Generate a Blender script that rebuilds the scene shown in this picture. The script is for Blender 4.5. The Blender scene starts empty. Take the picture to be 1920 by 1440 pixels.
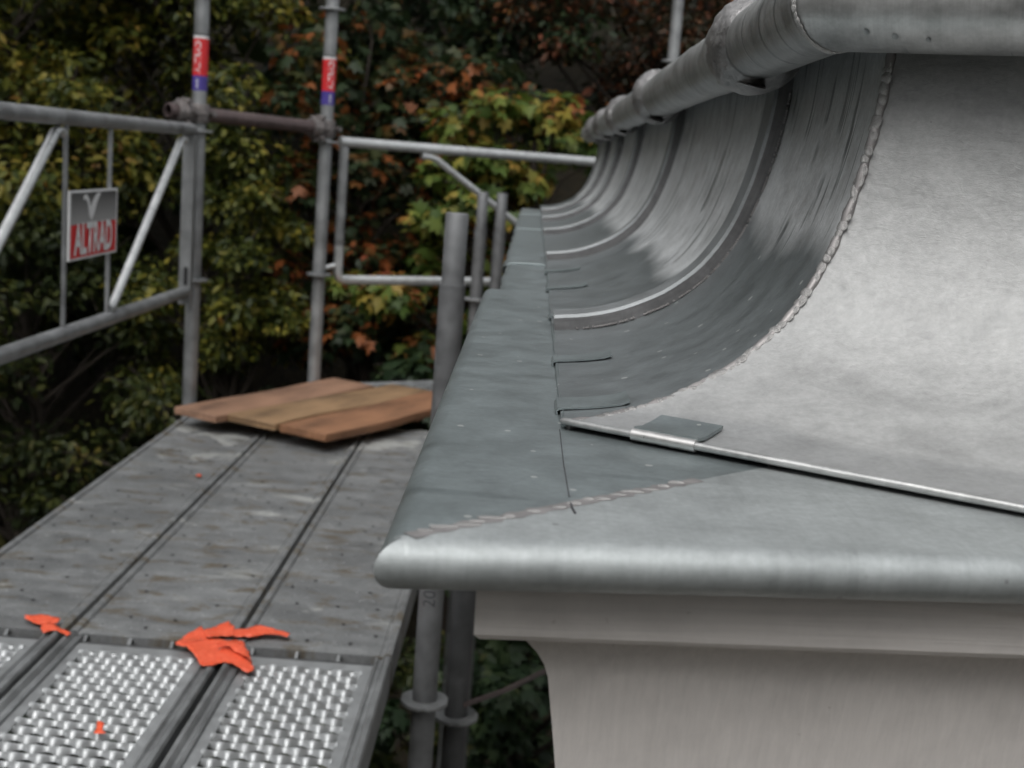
import bpy, bmesh, math, random
import numpy as np
from mathutils import Vector, Matrix
random.seed(7); rng = np.random.default_rng(7)
SC = bpy.context.scene
COL = SC.collection
R = math.radians

# ------------------------------------------------------------------ camera, sky, sun, exposure
cam_d = bpy.data.cameras.new('camera'); cam = bpy.data.objects.new('camera', cam_d); COL.objects.link(cam)
cam_d.sensor_width = 36.0; cam_d.lens = 45.0; cam_d.clip_start = 0.02; cam_d.clip_end = 500
rt, up, fw = Vector((.997, .0185, .0756)), Vector((-.0777, .1704, .9823)), Vector((-.0053, .9852, -.1713))
CZ = 0.95
cam.matrix_world = Matrix(((rt.x, up.x, -fw.x, 0), (rt.y, up.y, -fw.y, 0), (rt.z, up.z, -fw.z, CZ), (0, 0, 0, 1)))
cam_d.dof.use_dof = True; cam_d.dof.focus_distance = 0.92; cam_d.dof.aperture_fstop = 12.0
SC.camera = cam

world = bpy.data.worlds.new('World'); SC.world = world; world.use_nodes = True
wn = world.node_tree; wn.nodes.clear()
w_out = wn.nodes.new('ShaderNodeOutputWorld'); w_bg = wn.nodes.new('ShaderNodeBackground')
w_sky = wn.nodes.new('ShaderNodeTexSky'); w_sky.sky_type = 'NISHITA'; w_sky.sun_disc = False
w_sky.sun_elevation = R(58); w_sky.sun_rotation = R(200); w_sky.dust_density = 4.0; w_sky.air_density = 1.0
w_hsv = wn.nodes.new('ShaderNodeHueSaturation'); w_hsv.inputs['Saturation'].default_value = 0.12
wn.links.new(w_sky.outputs[0], w_hsv.inputs['Color']); wn.links.new(w_hsv.outputs[0], w_bg.inputs['Color'])
w_bg.inputs['Strength'].default_value = 0.13
wn.links.new(w_bg.outputs[0], w_out.inputs['Surface'])

sun_d = bpy.data.lights.new('sun', 'SUN'); sun = bpy.data.objects.new('sun', sun_d); COL.objects.link(sun)
sun_d.energy = 0.6; sun_d.angle = R(80); sun_d.color = (1, .985, .96)
_el, _az = R(58), R(200)          # azimuth from +Y, clockwise
sd = Vector((math.sin(_az) * math.cos(_el), math.cos(_az) * math.cos(_el), math.sin(_el)))
sun.rotation_euler = sd.to_track_quat('Z', 'Y').to_euler(); sun.location = (0, -3, 12)

SC.view_settings.view_transform = 'Standard'; SC.view_settings.look = 'None'
SC.view_settings.gamma = 1.0; SC.view_settings.use_curve_mapping = False
SC.view_settings.exposure = 0.5
SC.cycles.max_bounces = 4; SC.cycles.diffuse_bounces = 2; SC.cycles.glossy_bounces = 3; SC.cycles.transmission_bounces = 3
SC.cycles.use_adaptive_sampling = True; SC.cycles.adaptive_threshold = 0.025; SC.cycles.caustics_reflective = False; SC.cycles.caustics_refractive = False
SC.cycles.use_denoising = True

# ------------------------------------------------------------------ helpers: objects
def tag(o, label=None, cat=None, group=None, kind=None):
    if label: o['label'] = label
    if cat: o['category'] = cat
    if group: o['group'] = group
    if kind: o['kind'] = kind
    return o

def empty(name, label, cat, loc=(0, 0, 0), rz=0, group=None):
    o = bpy.data.objects.new(name, None); o.empty_display_size = .05; COL.objects.link(o)
    o.location = loc; o.rotation_euler = (0, 0, rz)
    return tag(o, label, cat, group)

def link_mesh(name, me, mat, parent=None):
    o = bpy.data.objects.new(name, me); COL.objects.link(o)
    if mat is not None:
        me.materials.clear(); me.materials.append(mat)
    if parent is not None:
        o.parent = parent
    return o

def local(parent, o):
    """geometry given in world space, parent not at the origin"""
    o.matrix_parent_inverse = Matrix.Translation(parent.location).inverted() if parent.rotation_euler.z == 0 else \
        (Matrix.Translation(parent.location) @ Matrix.Rotation(parent.rotation_euler.z, 4, 'Z')).inverted()
    return o

class MB:
    def __init__(s): s.v = []; s.f = []; s.uv = []; s.has_uv = False
    def add(s, vs, fs, uvs=None):
        b = len(s.v); s.v += [tuple(p) for p in vs]; s.f += [tuple(i + b for i in f) for f in fs]
        if uvs is not None: s.has_uv = True; s.uv += list(uvs)
        else: s.uv += [(p[0], p[1]) for p in vs]
        return s
    def box(s, lo, hi, M=None):
        x0, y0, z0 = lo; x1, y1, z1 = hi
        vs = [(x0, y0, z0), (x1, y0, z0), (x1, y1, z0), (x0, y1, z0), (x0, y0, z1), (x1, y0, z1), (x1, y1, z1), (x0, y1, z1)]
        if M is not None: vs = [tuple(M @ Vector(p)) for p in vs]
        return s.add(vs, [(0, 3, 2, 1), (4, 5, 6, 7), (0, 1, 5, 4), (1, 2, 6, 5), (2, 3, 7, 6), (3, 0, 4, 7)])
    def tube(s, pts, r, n=16, cap=True, closed=False):
        pts = [Vector(p) for p in pts]; m = len(pts)
        rs = r if isinstance(r, (list, tuple)) else [r] * m
        tang = []
        for i in range(m):
            a = pts[max(i - 1, 0)]; b = pts[min(i + 1, m - 1)]
            tang.append((b - a).normalized())
        t0 = tang[0]; ref = Vector((0, 0, 1)) if abs(t0.z) < .9 else Vector((1, 0, 0))
        nrm = t0.cross(ref).normalized(); vs = []; uvs = []; L = 0
        for i in range(m):
            if i:
                ax = tang[i - 1].cross(tang[i]); L += (pts[i] - pts[i - 1]).length
                if ax.length > 1e-7:
                    nrm = Matrix.Rotation(tang[i - 1].angle(tang[i]), 3, ax.normalized()) @ nrm
            bi = tang[i].cross(nrm).normalized()
            for k in range(n):
                a = 2 * math.pi * k / n
                vs.append(pts[i] + (nrm * math.cos(a) + bi * math.sin(a)) * rs[i]); uvs.append((k / n, L))
        fs = []
        for i in range(m - 1):
            for k in range(n):
                k2 = (k + 1) % n
                fs.append((i * n + k, i * n + k2, (i + 1) * n + k2, (i + 1) * n + k))
        if cap:
            fs.append(tuple(range(n - 1, -1, -1))); fs.append(tuple((m - 1) * n + k for k in range(n)))
        return s.add(vs, fs, uvs)
    def grid(s, P, U=None):
        """P[i][j] points"""
        n, m = len(P), len(P[0]); vs = [p for row in P for p in row]
        fs = [(i * m + j, i * m + j + 1, (i + 1) * m + j + 1, (i + 1) * m + j) for i in range(n - 1) for j in range(m - 1)]
        return s.add(vs, fs, [u for row in U for u in row] if U else None)
    def build(s, name, mat, parent=None, smooth=True, angle=35, flip=False):
        me = bpy.data.meshes.new(name)
        fs = [f[::-1] for f in s.f] if flip else s.f
        me.from_pydata(s.v, [], fs); me.update()
        if s.has_uv:
            uvl = me.uv_layers.new(name='UVMap'); idx = np.zeros(len(me.loops), dtype=np.int32)
            me.loops.foreach_get('vertex_index', idx)
            uvl.data.foreach_set('uv', np.array(s.uv, dtype=np.float32)[idx].ravel())
        if smooth:
            me.polygons.foreach_set('use_smooth', [True] * len(me.polygons))
            me.set_sharp_from_angle(angle=R(angle))
        return link_mesh(name, me, mat, parent)

def bevel_box(lo, hi, w, seg=2):
    bm = bmesh.new()
    bmesh.ops.create_cube(bm, size=1)
    c = (Vector(lo) + Vector(hi)) / 2; d = Vector(hi) - Vector(lo)
    for v in bm.verts: v.co = Vector((v.co.x * d.x, v.co.y * d.y, v.co.z * d.z)) + c
    bmesh.ops.bevel(bm, geom=list(bm.edges), offset=w, segments=seg, affect='EDGES', profile=.6)
    return bm

def bm_obj(name, bm, mat, parent=None, smooth=True):
    me = bpy.data.meshes.new(name); bm.to_mesh(me); bm.free()
    if smooth:
        me.polygons.foreach_set('use_smooth', [True] * len(me.polygons)); me.set_sharp_from_angle(angle=R(40))
    return link_mesh(name, me, mat, parent)

def text_mesh(body, size, extrude=.0, offset=0.0, sx=1.0):
    cu = bpy.data.curves.new('lettering', 'FONT'); cu.body = body; cu.size = size; cu.extrude = extrude; cu.offset = offset
    cu.align_x = 'CENTER'; cu.align_y = 'CENTER'; cu.resolution_u = 4
    ob = bpy.data.objects.new('lettering', cu); COL.objects.link(ob)
    dg = bpy.context.evaluated_depsgraph_get(); ev = ob.evaluated_get(dg)
    me = bpy.data.meshes.new_from_object(ev)
    bpy.data.objects.remove(ob); bpy.data.curves.remove(cu)
    for v in me.vertices: v.co.x *= sx
    return me

# ------------------------------------------------------------------ helpers: materials
def nt(name):
    m = bpy.data.materials.new(name); m.use_nodes = True
    t = m.node_tree; t.nodes.clear()
    o = t.nodes.new('ShaderNodeOutputMaterial'); b = t.nodes.new('ShaderNodeBsdfPrincipled')
    t.links.new(b.outputs[0], o.inputs['Surface'])
    return m, t, b
def N(t, kind, **kw):
    n = t.nodes.new(kind)
    for k, v in kw.items(): setattr(n, k, v)
    return n
def coords(t, which='Object', scale=(1, 1, 1), rot=(0, 0, 0)):
    tc = N(t, 'ShaderNodeTexCoord'); mp = N(t, 'ShaderNodeMapping')
    mp.inputs['Scale'].default_value = scale; mp.inputs['Rotation'].default_value = rot
    t.links.new(tc.outputs[which], mp.inputs['Vector']); return mp.outputs[0]
def noise(t, vec, scale, detail=4, rough=.55, dist=0.0):
    n = N(t, 'ShaderNodeTexNoise'); n.inputs['Scale'].default_value = scale; n.inputs['Detail'].default_value = detail
    n.inputs['Roughness'].default_value = rough; n.inputs['Distortion'].default_value = dist
    t.links.new(vec, n.inputs['Vector']); return n.outputs['Fac']
def ramp(t, fac, stops, interp='LINEAR'):
    r = N(t, 'ShaderNodeValToRGB'); cr = r.color_ramp; cr.interpolation = interp
    while len(cr.elements) < len(stops): cr.elements.new(.5)
    for e, (p, c) in zip(cr.elements, stops):
        e.position = p; e.color = (c, c, c, 1) if isinstance(c, (int, float)) else (*c, 1)
    t.links.new(fac, r.inputs['Fac']); return r.outputs['Color']
def mix(t, fac, a, b, mode='MIX'):
    m = N(t, 'ShaderNodeMix', data_type='RGBA', blend_type=mode)
    for sock, val in ((m.inputs['Factor'], fac), (m.inputs[6], a), (m.inputs[7], b)):
        if isinstance(val, (int, float)): sock.default_value = val
        elif isinstance(val, tuple): sock.default_value = (*val, 1)
        else: t.links.new(val, sock)
    return m.outputs[2]
def math_n(t, op, a, b=0.0):
    m = N(t, 'ShaderNodeMath', operation=op)
    for s_, v in zip(m.inputs, (a, b)):
        if isinstance(v, (int, float)): s_.default_value = v
        else: t.links.new(v, s_)
    return m.outputs[0]
def bump(t, b, h, strength=.3, dist=.002):
    n = N(t, 'ShaderNodeBump'); n.inputs['Strength'].default_value = strength; n.inputs['Distance'].default_value = dist
    t.links.new(h, n.inputs['Height']); t.links.new(n.outputs[0], b.inputs['Normal']); return n

def simple_mat(name, col, rough=.6, metal=0.0, var=.25, scale=30, bump_s=.0, bump_d=.001, stretch=(1, 1, 1)):
    m, t, b = nt(name); v = coords(t, 'Object', stretch)
    n1 = noise(t, v, scale, 5); n2 = noise(t, v, scale * .13, 3)
    f = math_n(t, 'ADD', math_n(t, 'MULTIPLY', n1, .5), math_n(t, 'MULTIPLY', n2, .5))
    c = ramp(t, f, [(.3, tuple(x * (1 - var) for x in col)), (.7, tuple(min(1, x * (1 + var)) for x in col))])
    t.links.new(c, b.inputs['Base Color']); b.inputs['Metallic'].default_value = metal
    r = ramp(t, n1, [(.3, max(0, rough - .1)), (.7, min(1, rough + .1))]); t.links.new(r, b.inputs['Roughness'])
    if bump_s: bump(t, b, n1, bump_s, bump_d)
    return m

def zinc_mat(name, dry, wet, metal=.75, rough=.42, edge=.16, edge_w=.03, streak=1.0, crinkle=0.0, specks=True, grain=.12, mottle=.18, bump_s=.25, fine_bump=.5, pits=False, dents=0.0):
    """zinc sheet, UV in metres: u across the panel, v along the fall. Rain-wet lower part is darker and glossier."""
    m, t, b = nt(name)
    uv = coords(t, 'UV'); ob = coords(t, 'Object')
    sep = N(t, 'ShaderNodeSeparateXYZ'); t.links.new(uv, sep.inputs[0])
    nst = noise(t, coords(t, 'UV', (70, 3.2, 1)), 1.0, 3, .55, .25); nst2 = noise(t, coords(t, 'UV', (420, 14, 1)), 1.0, 2, .6)
    big = noise(t, ob, 7, 3, .55); fine = noise(t, ob, 210, 3, .65); mid = noise(t, ob, 30, 4, .55)
    e = math_n(t, 'ADD', sep.outputs['Y'], math_n(t, 'MULTIPLY', math_n(t, 'SUBTRACT', big, .5), .07))
    e = math_n(t, 'ADD', e, math_n(t, 'MULTIPLY', math_n(t, 'SUBTRACT', nst, .5), .014 * streak))
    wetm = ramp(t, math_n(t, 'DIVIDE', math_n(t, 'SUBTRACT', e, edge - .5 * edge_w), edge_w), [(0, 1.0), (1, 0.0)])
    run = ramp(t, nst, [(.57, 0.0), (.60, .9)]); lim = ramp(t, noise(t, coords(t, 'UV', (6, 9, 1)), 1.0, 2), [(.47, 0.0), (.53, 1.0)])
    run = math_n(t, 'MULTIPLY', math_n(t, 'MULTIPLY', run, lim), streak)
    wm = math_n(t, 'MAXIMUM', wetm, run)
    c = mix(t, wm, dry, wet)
    c = mix(t, 1.0, c, ramp(t, mid, [(.28, 1 - mottle), (.5, 1.0), (.75, 1 + mottle)]), 'MULTIPLY')
    c = mix(t, 1.0, c, ramp(t, nst2, [(.3, 1 - grain), (.7, 1 + grain)]), 'MULTIPLY')
    c = mix(t, 1.0, c, ramp(t, fine, [(.3, .90), (.7, 1.09)]), 'MULTIPLY')
    if specks:
        vo = N(t, 'ShaderNodeTexVoronoi'); vo.inputs['Scale'].default_value = 60; t.links.new(ob, vo.inputs['Vector'])
        sel = N(t, 'ShaderNodeSeparateXYZ'); t.links.new(vo.outputs['Color'], sel.inputs[0])
        sz = math_n(t, 'MULTIPLY', sel.outputs[1], .17)
        sp = math_n(t, 'MULTIPLY', math_n(t, 'LESS_THAN', vo.outputs['Distance'], sz), math_n(t, 'GREATER_THAN', sel.outputs[0], .66))
        c = mix(t, math_n(t, 'MULTIPLY', sp, .8), c, (.62, .64, .62))
    if pits:
        vo = N(t, 'ShaderNodeTexVoronoi'); vo.inputs['Scale'].default_value = 90; t.links.new(ob, vo.inputs['Vector'])
        sel = N(t, 'ShaderNodeSeparateXYZ'); t.links.new(vo.outputs['Color'], sel.inputs[0])
        sp = math_n(t, 'MULTIPLY', math_n(t, 'LESS_THAN', vo.outputs['Distance'], math_n(t, 'MULTIPLY', sel.outputs[1], .16)), math_n(t, 'GREATER_THAN', sel.outputs[0], .84))
        sp = math_n(t, 'MULTIPLY', sp, ramp(t, big, [(.44, 0.0), (.56, 1.0)]))
        c = mix(t, math_n(t, 'MULTIPLY', sp, .55), c, (.12, .115, .11))
        smear = ramp(t, noise(t, coords(t, 'UV', (10, 26, 1)), 1.0, 4, .6, .8), [(.50, 1.0), (.66, .88)])
        c = mix(t, 1.0, c, smear, 'MULTIPLY')
    t.links.new(c, b.inputs['Base Color']); b.inputs['Metallic'].default_value = metal
    rr = mix(t, wm, ramp(t, mid, [(.3, rough - .04), (.7, rough + .05)]), ramp(t, mid, [(.3, rough - .13), (.7, rough - .06)]))
    t.links.new(rr, b.inputs['Roughness'])
    h = math_n(t, 'ADD', math_n(t, 'MULTIPLY', nst2, grain * 3), math_n(t, 'MULTIPLY', fine, fine_bump))
    if crinkle:
        cr = noise(t, coords(t, 'Object', (1, 1, 2.6)), 75, 5, .7, .9)
        h = math_n(t, 'ADD', h, math_n(t, 'MULTIPLY', cr, crinkle))
    if dents: h = math_n(t, 'ADD', h, math_n(t, 'MULTIPLY', noise(t, ob, 16, 2, .5, .4), dents))
    bump(t, b, h, bump_s, .0012)
    return m

M = {}
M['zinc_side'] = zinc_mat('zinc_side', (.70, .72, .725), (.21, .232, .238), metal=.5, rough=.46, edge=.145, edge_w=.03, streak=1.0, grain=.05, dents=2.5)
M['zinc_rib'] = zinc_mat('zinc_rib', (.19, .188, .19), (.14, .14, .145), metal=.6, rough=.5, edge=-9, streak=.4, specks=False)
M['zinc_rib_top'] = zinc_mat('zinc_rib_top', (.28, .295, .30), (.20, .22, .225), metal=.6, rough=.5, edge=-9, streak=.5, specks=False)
M['zinc_front'] = zinc_mat('zinc_front', (.43, .434, .43), (.36, .366, .366), metal=.4, rough=.56, edge=.05, edge_w=.012, streak=.0, crinkle=.8, specks=False, grain=.0, mottle=.13, bump_s=.45, pits=True, dents=8.0)
M['zinc_eave'] = zinc_mat('zinc_eave', (.275, .315, .32), (.20, .235, .24), metal=.65, rough=.38, edge=-9, streak=.5, grain=.03, mottle=.16, bump_s=.14, dents=4.0)
M['zinc_eave_front'] = zinc_mat('zinc_eave_front', (.42, .447, .447), (.35, .375, .375), metal=.6, rough=.54, edge=-9, streak=.4, specks=False, grain=.03, mottle=.10, bump_s=.12, dents=5.0, pits=True)
M['zinc_pipe'] = zinc_mat('zinc_pipe', (.46, .465, .46), (.22, .23, .235), metal=.72, rough=.42, edge=-9, streak=1.0, specks=False, grain=.05, dents=14.0, mottle=.30)
M['solder_rough'] = simple_mat('solder_rough', (.40, .39, .385), .42, .85, .4, 160, .7, .002)
M['flux'] = simple_mat('solder_flux', (.33, .315, .31), .5, .6, .3, 60, .3, .0008)
M['solder'] = simple_mat('solder', (.50, .49, .48), .32, .85, .3, 300, .5, .001)
M['clip'] = simple_mat('tinned_clip', (.55, .545, .535), .36, .8, .18, 120, .35, .0006)
M['galv'] = simple_mat('galvanised_steel', (.29, .30, .304), .5, .6, .45, 16, .25, .0008)
M['galv_bright'] = simple_mat('galvanised_bright', (.60, .62, .62), .36, .6, .2, 30, .15, .0005)
M['galv_dull'] = simple_mat('galvanised_dull', (.10, .102, .105), .6, .5, .4, 30, .3, .0008)
M['galv_mid'] = simple_mat('galvanised_worn', (.19, .195, .20), .58, .5, .35, 35, .3, .0008)
M['brown_tube'] = simple_mat('weathered_tube', (.12, .09, .088), .5, .45, .4, 30, .2, .001)
M['coupler'] = simple_mat('coupler_steel', (.17, .155, .15), .55, .5, .45, 60, .4, .001)
M['red'] = simple_mat('red_print', (.62, .025, .03), .45, 0, .12, 30)
M['blue'] = simple_mat('blue_print', (.07, .05, .27), .45, 0, .12, 30)
M['white_print'] = simple_mat('white_print', (.72, .73, .73), .5, 0, .08, 30)
M['dark_mark'] = simple_mat('dark_mark', (.06, .06, .065), .8, 0, .3, 60)
def paint_mat(name, col, stretch):
    m, t, b = nt(name); g1 = noise(t, coords(t, 'Object', stretch), 1.0, 5, .6, .5); d1 = noise(t, coords(t, 'Object'), 22, 5, .62); d2 = noise(t, coords(t, 'Object'), 130, 3, .6)
    c = mix(t, 1.0, col, ramp(t, g1, [(.3, .93), (.7, 1.03)]), 'MULTIPLY')
    c = mix(t, 1.0, c, ramp(t, d1, [(.25, .88), (.55, 1.0)]), 'MULTIPLY')
    c = mix(t, ramp(t, d2, [(.70, 0.0), (.76, .35)]), c, (.42, .36, .31))
    t.links.new(c, b.inputs['Base Color']); b.inputs['Roughness'].default_value = .55
    bump(t, b, math_n(t, 'ADD', g1, math_n(t, 'MULTIPLY', d2, .4)), .35, .0010); return m
M['white_paint'] = paint_mat('white_paint', (.85, .80, .76), (8, 8, 300))
M['white_paint_upright'] = paint_mat('white_paint_upright', (.85, .80, .76), (260, 260, 7))
M['plaster'] = simple_mat('plaster', (.66, .65, .63), .85, 0, .08, 30, .2, .001)
M['bark'] = simple_mat('bark', (.035, .027, .02), .9, 0, .4, 20, .5, .01)

def wood_mat(name, a, b2):
    m, t, b = nt(name); v = coords(t, 'Object', (3.0, 85, 85)); n1 = noise(t, v, 1.5, 6, .75, 1.2)
    n2 = noise(t, coords(t, 'Object', (2, 4, 4)), 2.2, 4)
    c = mix(t, 1.0, ramp(t, n1, [(.3, a), (.68, b2)]), ramp(t, n2, [(.32, .5), (.5, .95), (.7, 1.25)]), 'MULTIPLY')
    t.links.new(c, b.inputs['Base Color']); b.inputs['Roughness'].default_value = .62
    bump(t, b, n1, .4, .0015); return m
M['wood_pink'] = wood_mat('wood_pinkish', (.17, .09, .055), (.36, .21, .135))
M['wood_yellow'] = wood_mat('wood_yellowish', (.16, .095, .048), (.34, .215, .115))
M['wood_brown'] = wood_mat('wood_brown', (.15, .07, .034), (.34, .17, .09))

def film_mat():
    m, t, b = nt('orange_film'); v = coords(t, 'Object'); n1 = noise(t, v, 90, 4)
    t.links.new(ramp(t, n1, [(.3, (.74, .085, .03)), (.7, (.90, .16, .08))]), b.inputs['Base Color'])
    b.inputs['Roughness'].default_value = .42; bump(t, b, n1, .4, .002)
    b.inputs['Subsurface Weight'].default_value = .15; b.inputs['Subsurface Radius'].default_value = (.01, .004, .002)
    return m
M['film'] = film_mat()

def deck_mat():
    m, t, b = nt('deck_steel'); ob = coords(t, 'Object')
    big = noise(t, coords(t, 'Object', (3, 9, 1)), 1.3, 5, .6); mid = noise(t, coords(t, 'Object', (16, 34, 1)), 1.0, 5, .66); fine = noise(t, ob, 120, 4, .7)
    c = ramp(t, mid, [(.28, (.16, .166, .168)), (.55, (.215, .222, .224)), (.78, (.27, .277, .277))])
    c = mix(t, 1.0, c, ramp(t, big, [(.3, .72), (.65, 1.18)]), 'MULTIPLY')
    # pale splashes, moss/rust smears
    pale = ramp(t, noise(t, coords(t, 'Object', (4, 9, 1)), 1.0, 5, .6, .3), [(.60, 0.0), (.72, .8)])
    sy = N(t, 'ShaderNodeSeparateXYZ'); t.links.new(ob, sy.inputs[0])
    endm = ramp(t, math_n(t, 'DIVIDE', math_n(t, 'SUBTRACT', sy.outputs['Y'], 3.55), .6), [(0, 0.0), (1, .13)])
    pn = math_n(t, 'ADD', noise(t, coords(t, 'Object', (5, 6, 1)), 1.0, 5, .62, .4), endm)
    pale = math_n(t, 'MAXIMUM', pale, ramp(t, pn, [(.64, 0.0), (.70, .85)]))
    c = mix(t, pale, c, (.44, .45, .43))
    moss = ramp(t, noise(t, coords(t, 'Object', (8, 17, 1), (0, 0, .12)), 1.1, 6, .68, .6), [(.54, 0.0), (.63, .85)])
    c = mix(t, math_n(t, 'MULTIPLY', moss, .95), c, (.13, .105, .07))
    c = mix(t, 1.0, c, ramp(t, fine, [(.3, .8), (.7, 1.15)]), 'MULTIPLY')
    t.links.new(c, b.inputs['Base Color']); b.inputs['Metallic'].default_value = .2
    t.links.new(ramp(t, mid, [(.3, .42), (.7, .62)]), b.inputs['Roughness'])
    bump(t, b, math_n(t, 'ADD', fine, mid), .35, .0015); return m
M['deck'] = deck_mat()
M['grate'] = simple_mat('grate_zinc', (.44, .455, .46), .46, .65, .15, 40, .1, .0005)
M['hole'] = simple_mat('hole_dark', (.015, .015, .016), .9, 0, .2, 40)

def leaf_mat(name, stops, patch=None, trans=.35):
    m, t, b = nt(name); g = N(t, 'ShaderNodeNewGeometry'); ob = coords(t, 'Object')
    big = noise(t, ob, 1.15, 3, .55); f = math_n(t, 'ADD', math_n(t, 'MULTIPLY', g.outputs['Random Per Island'], .55), math_n(t, 'MULTIPLY', math_n(t, 'SUBTRACT', big, .22), .85))
    c = ramp(t, f, stops); t.links.new(c, b.inputs['Base Color']); b.inputs['Roughness'].default_value = .5
    b.inputs['Specular IOR Level'].default_value = .35
    out = [n for n in t.nodes if n.type == 'OUTPUT_MATERIAL'][0]
    tr = N(t, 'ShaderNodeBsdfTranslucent'); t.links.new(c, tr.inputs['Color'])
    ms = N(t, 'ShaderNodeMixShader'); ms.inputs[0].default_value = trans
    t.links.new(b.outputs[0], ms.inputs[1]); t.links.new(tr.outputs[0], ms.inputs[2]); t.links.new(ms.outputs[0], out.inputs['Surface'])
    return m
M['leaf_yellow'] = leaf_mat('leaf_yellow_green', [(.15, (.020, .030, .008)), (.45, (.050, .068, .012)), (.62, (.13, .14, .02)), (.80, (.30, .25, .04)), (.94, (.28, .11, .03))])
M['leaf_olive'] = leaf_mat('leaf_olive', [(.15, (.012, .020, .007)), (.45, (.028, .042, .011)), (.70, (.06, .072, .015)), (.88, (.13, .11, .022)), (.97, (.2, .08, .02))])
M['leaf_orange'] = leaf_mat('leaf_orange_maple', [(.12, (.018, .032, .014)), (.50, (.030, .050, .020)), (.64, (.06, .065, .020)), (.72, (.22, .075, .022)), (.84, (.32, .10, .028)), (.95, (.25, .04, .03))])
M['leaf_lime'] = leaf_mat('leaf_lime_maple', [(.12, (.03, .06, .016)), (.36, (.08, .13, .024)), (.54, (.16, .20, .04)), (.66, (.31, .26, .05)), (.80, (.34, .14, .035)), (.92, (.32, .06, .05))])
M['leaf_dark'] = leaf_mat('leaf_dark_green', [(.15, (.016, .032, .015)), (.5, (.03, .055, .024)), (.76, (.055, .085, .032)), (.88, (.13, .09, .025)), (.97, (.24, .06, .02))])
M['leaf_rust'] = leaf_mat('leaf_rust', [(.15, (.016, .018, .010)), (.45, (.035, .034, .015)), (.62, (.10, .05, .024)), (.76, (.26, .085, .045)), (.92, (.30, .15, .035))])

def ground_mat():
    m, t, b = nt('forest_floor'); ob = coords(t, 'Object')
    n1 = noise(t, ob, 2.2, 6, .65); n2 = noise(t, ob, 14, 5, .7)
    c = mix(t, .5, ramp(t, n1, [(.3, (.012, .011, .008)), (.7, (.04, .032, .018))]), ramp(t, n2, [(.35, (.01, .012, .006)), (.7, (.06, .042, .02))]))
    t.links.new(c, b.inputs['Base Color']); b.inputs['Roughness'].default_value = .95
    bump(t, b, n2, .8, .05); return m
M['ground'] = ground_mat()

# ------------------------------------------------------------------ setting: ground with a wooded bank
def gz(x, y):
    def ss(a): a = min(1, max(0, a)); return a * a * (3 - 2 * a)
    z = -4.2 + 11.0 * ss((y - 5.0) / 17.0)
    z += 6.0 * ss((-x - 5.5) / 16.0) * (1 - ss((y - 5.0) / 17.0))
    return z + .18 * math.sin(x * 1.3 + y * .7) * math.sin(y * .9 - x * .4)
def axis(vals): return vals
gx = [-200, -120, -70, -45, -30] + [-22 + i * 1.0 for i in range(45)] + [30, 45, 70, 120, 200]
gy = [-200, -100, -50, -25, -12] + [-5 + i * .8 for i in range(50)] + [42, 60, 90, 140, 220]
g = MB(); g.grid([[(x, y, gz(x, y)) for x in gx] for y in gy], [[(x, y) for x in gx] for y in gy])
tag(g.build('ground', M['ground'], smooth=True, angle=180), kind='structure')

# ------------------------------------------------------------------ the zinc roof
ZE = .785                        # level of the eave sheet
X0, Y0 = .029, .797              # lower corner of the hip
HS = .572                        # plan slope of the hip line
DF = Vector((.8673, -.4978, 0)); NF = Vector((.4978, .8673, 0))       # front face: along, inwards
YE = 5.0                        # far corner
_pr = [(0, 0), (.034, .0043), (.066, .0125), (.095, .025), (.120, .0395), (.151, .067), (.1755, .1045), (.1915, .1465), (.2015, .188), (.207, .221), (.2095, .250), (.2105, .285)]
def spline(ps, n):
    ps = [Vector((a, b)) for a, b in ps]; out = []
    e = [2 * ps[0] - ps[1]] + ps + [2 * ps[-1] - ps[-2]]
    for i in range(1, len(e) - 2):
        p0, p1, p2, p3 = e[i - 1:i + 3]
        for k in range(6):
            t = k / 6
            out.append(.5 * ((2 * p1) + (p2 - p0) * t + (2 * p0 - 5 * p1 + 4 * p2 - p3) * t * t + (3 * p1 - p0 - 3 * p2 + p3) * t ** 3))
    out.append(ps[-1]); L = [0]
    for a, b in zip(out, out[1:]): L.append(L[-1] + (b - a).length)
    res = []
    for i in range(n):
        d = L[-1] * i / (n - 1); j = max(0, min(len(L) - 2, next((q for q in range(len(L) - 1) if L[q + 1] >= d), len(L) - 2)))
        w = (d - L[j]) / max(1e-9, L[j + 1] - L[j]); res.append((out[j].lerp(out[j + 1], w), d))
    return res
PR = spline(_pr, 34)             # [(Vector(s, dz), arc)]
PT = []
for i in range(len(PR)):
    a = PR[max(i - 1, 0)][0]; b = PR[min(i + 1, len(PR) - 1)][0]; d = (b - a).normalized(); PT.append(d)
ARC = PR[-1][1]
ROOF_UP = .003

roof = empty('zinc_roof', 'concave zinc sheet roof with raised ribs, welded hip and rounded eave', 'roof', (X0, Y0, ZE)); roof['kind'] = 'thing'
def rp(mb, name, mat, **k):
    return local(roof, mb.build(name, M[mat], roof, **k))

RIBS = [1.285, 2.19, 2.98, 3.66, 4.26]
def hip_y(s): return Y0 + HS * s
def end_y(s): return YE - .52 * s
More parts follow.
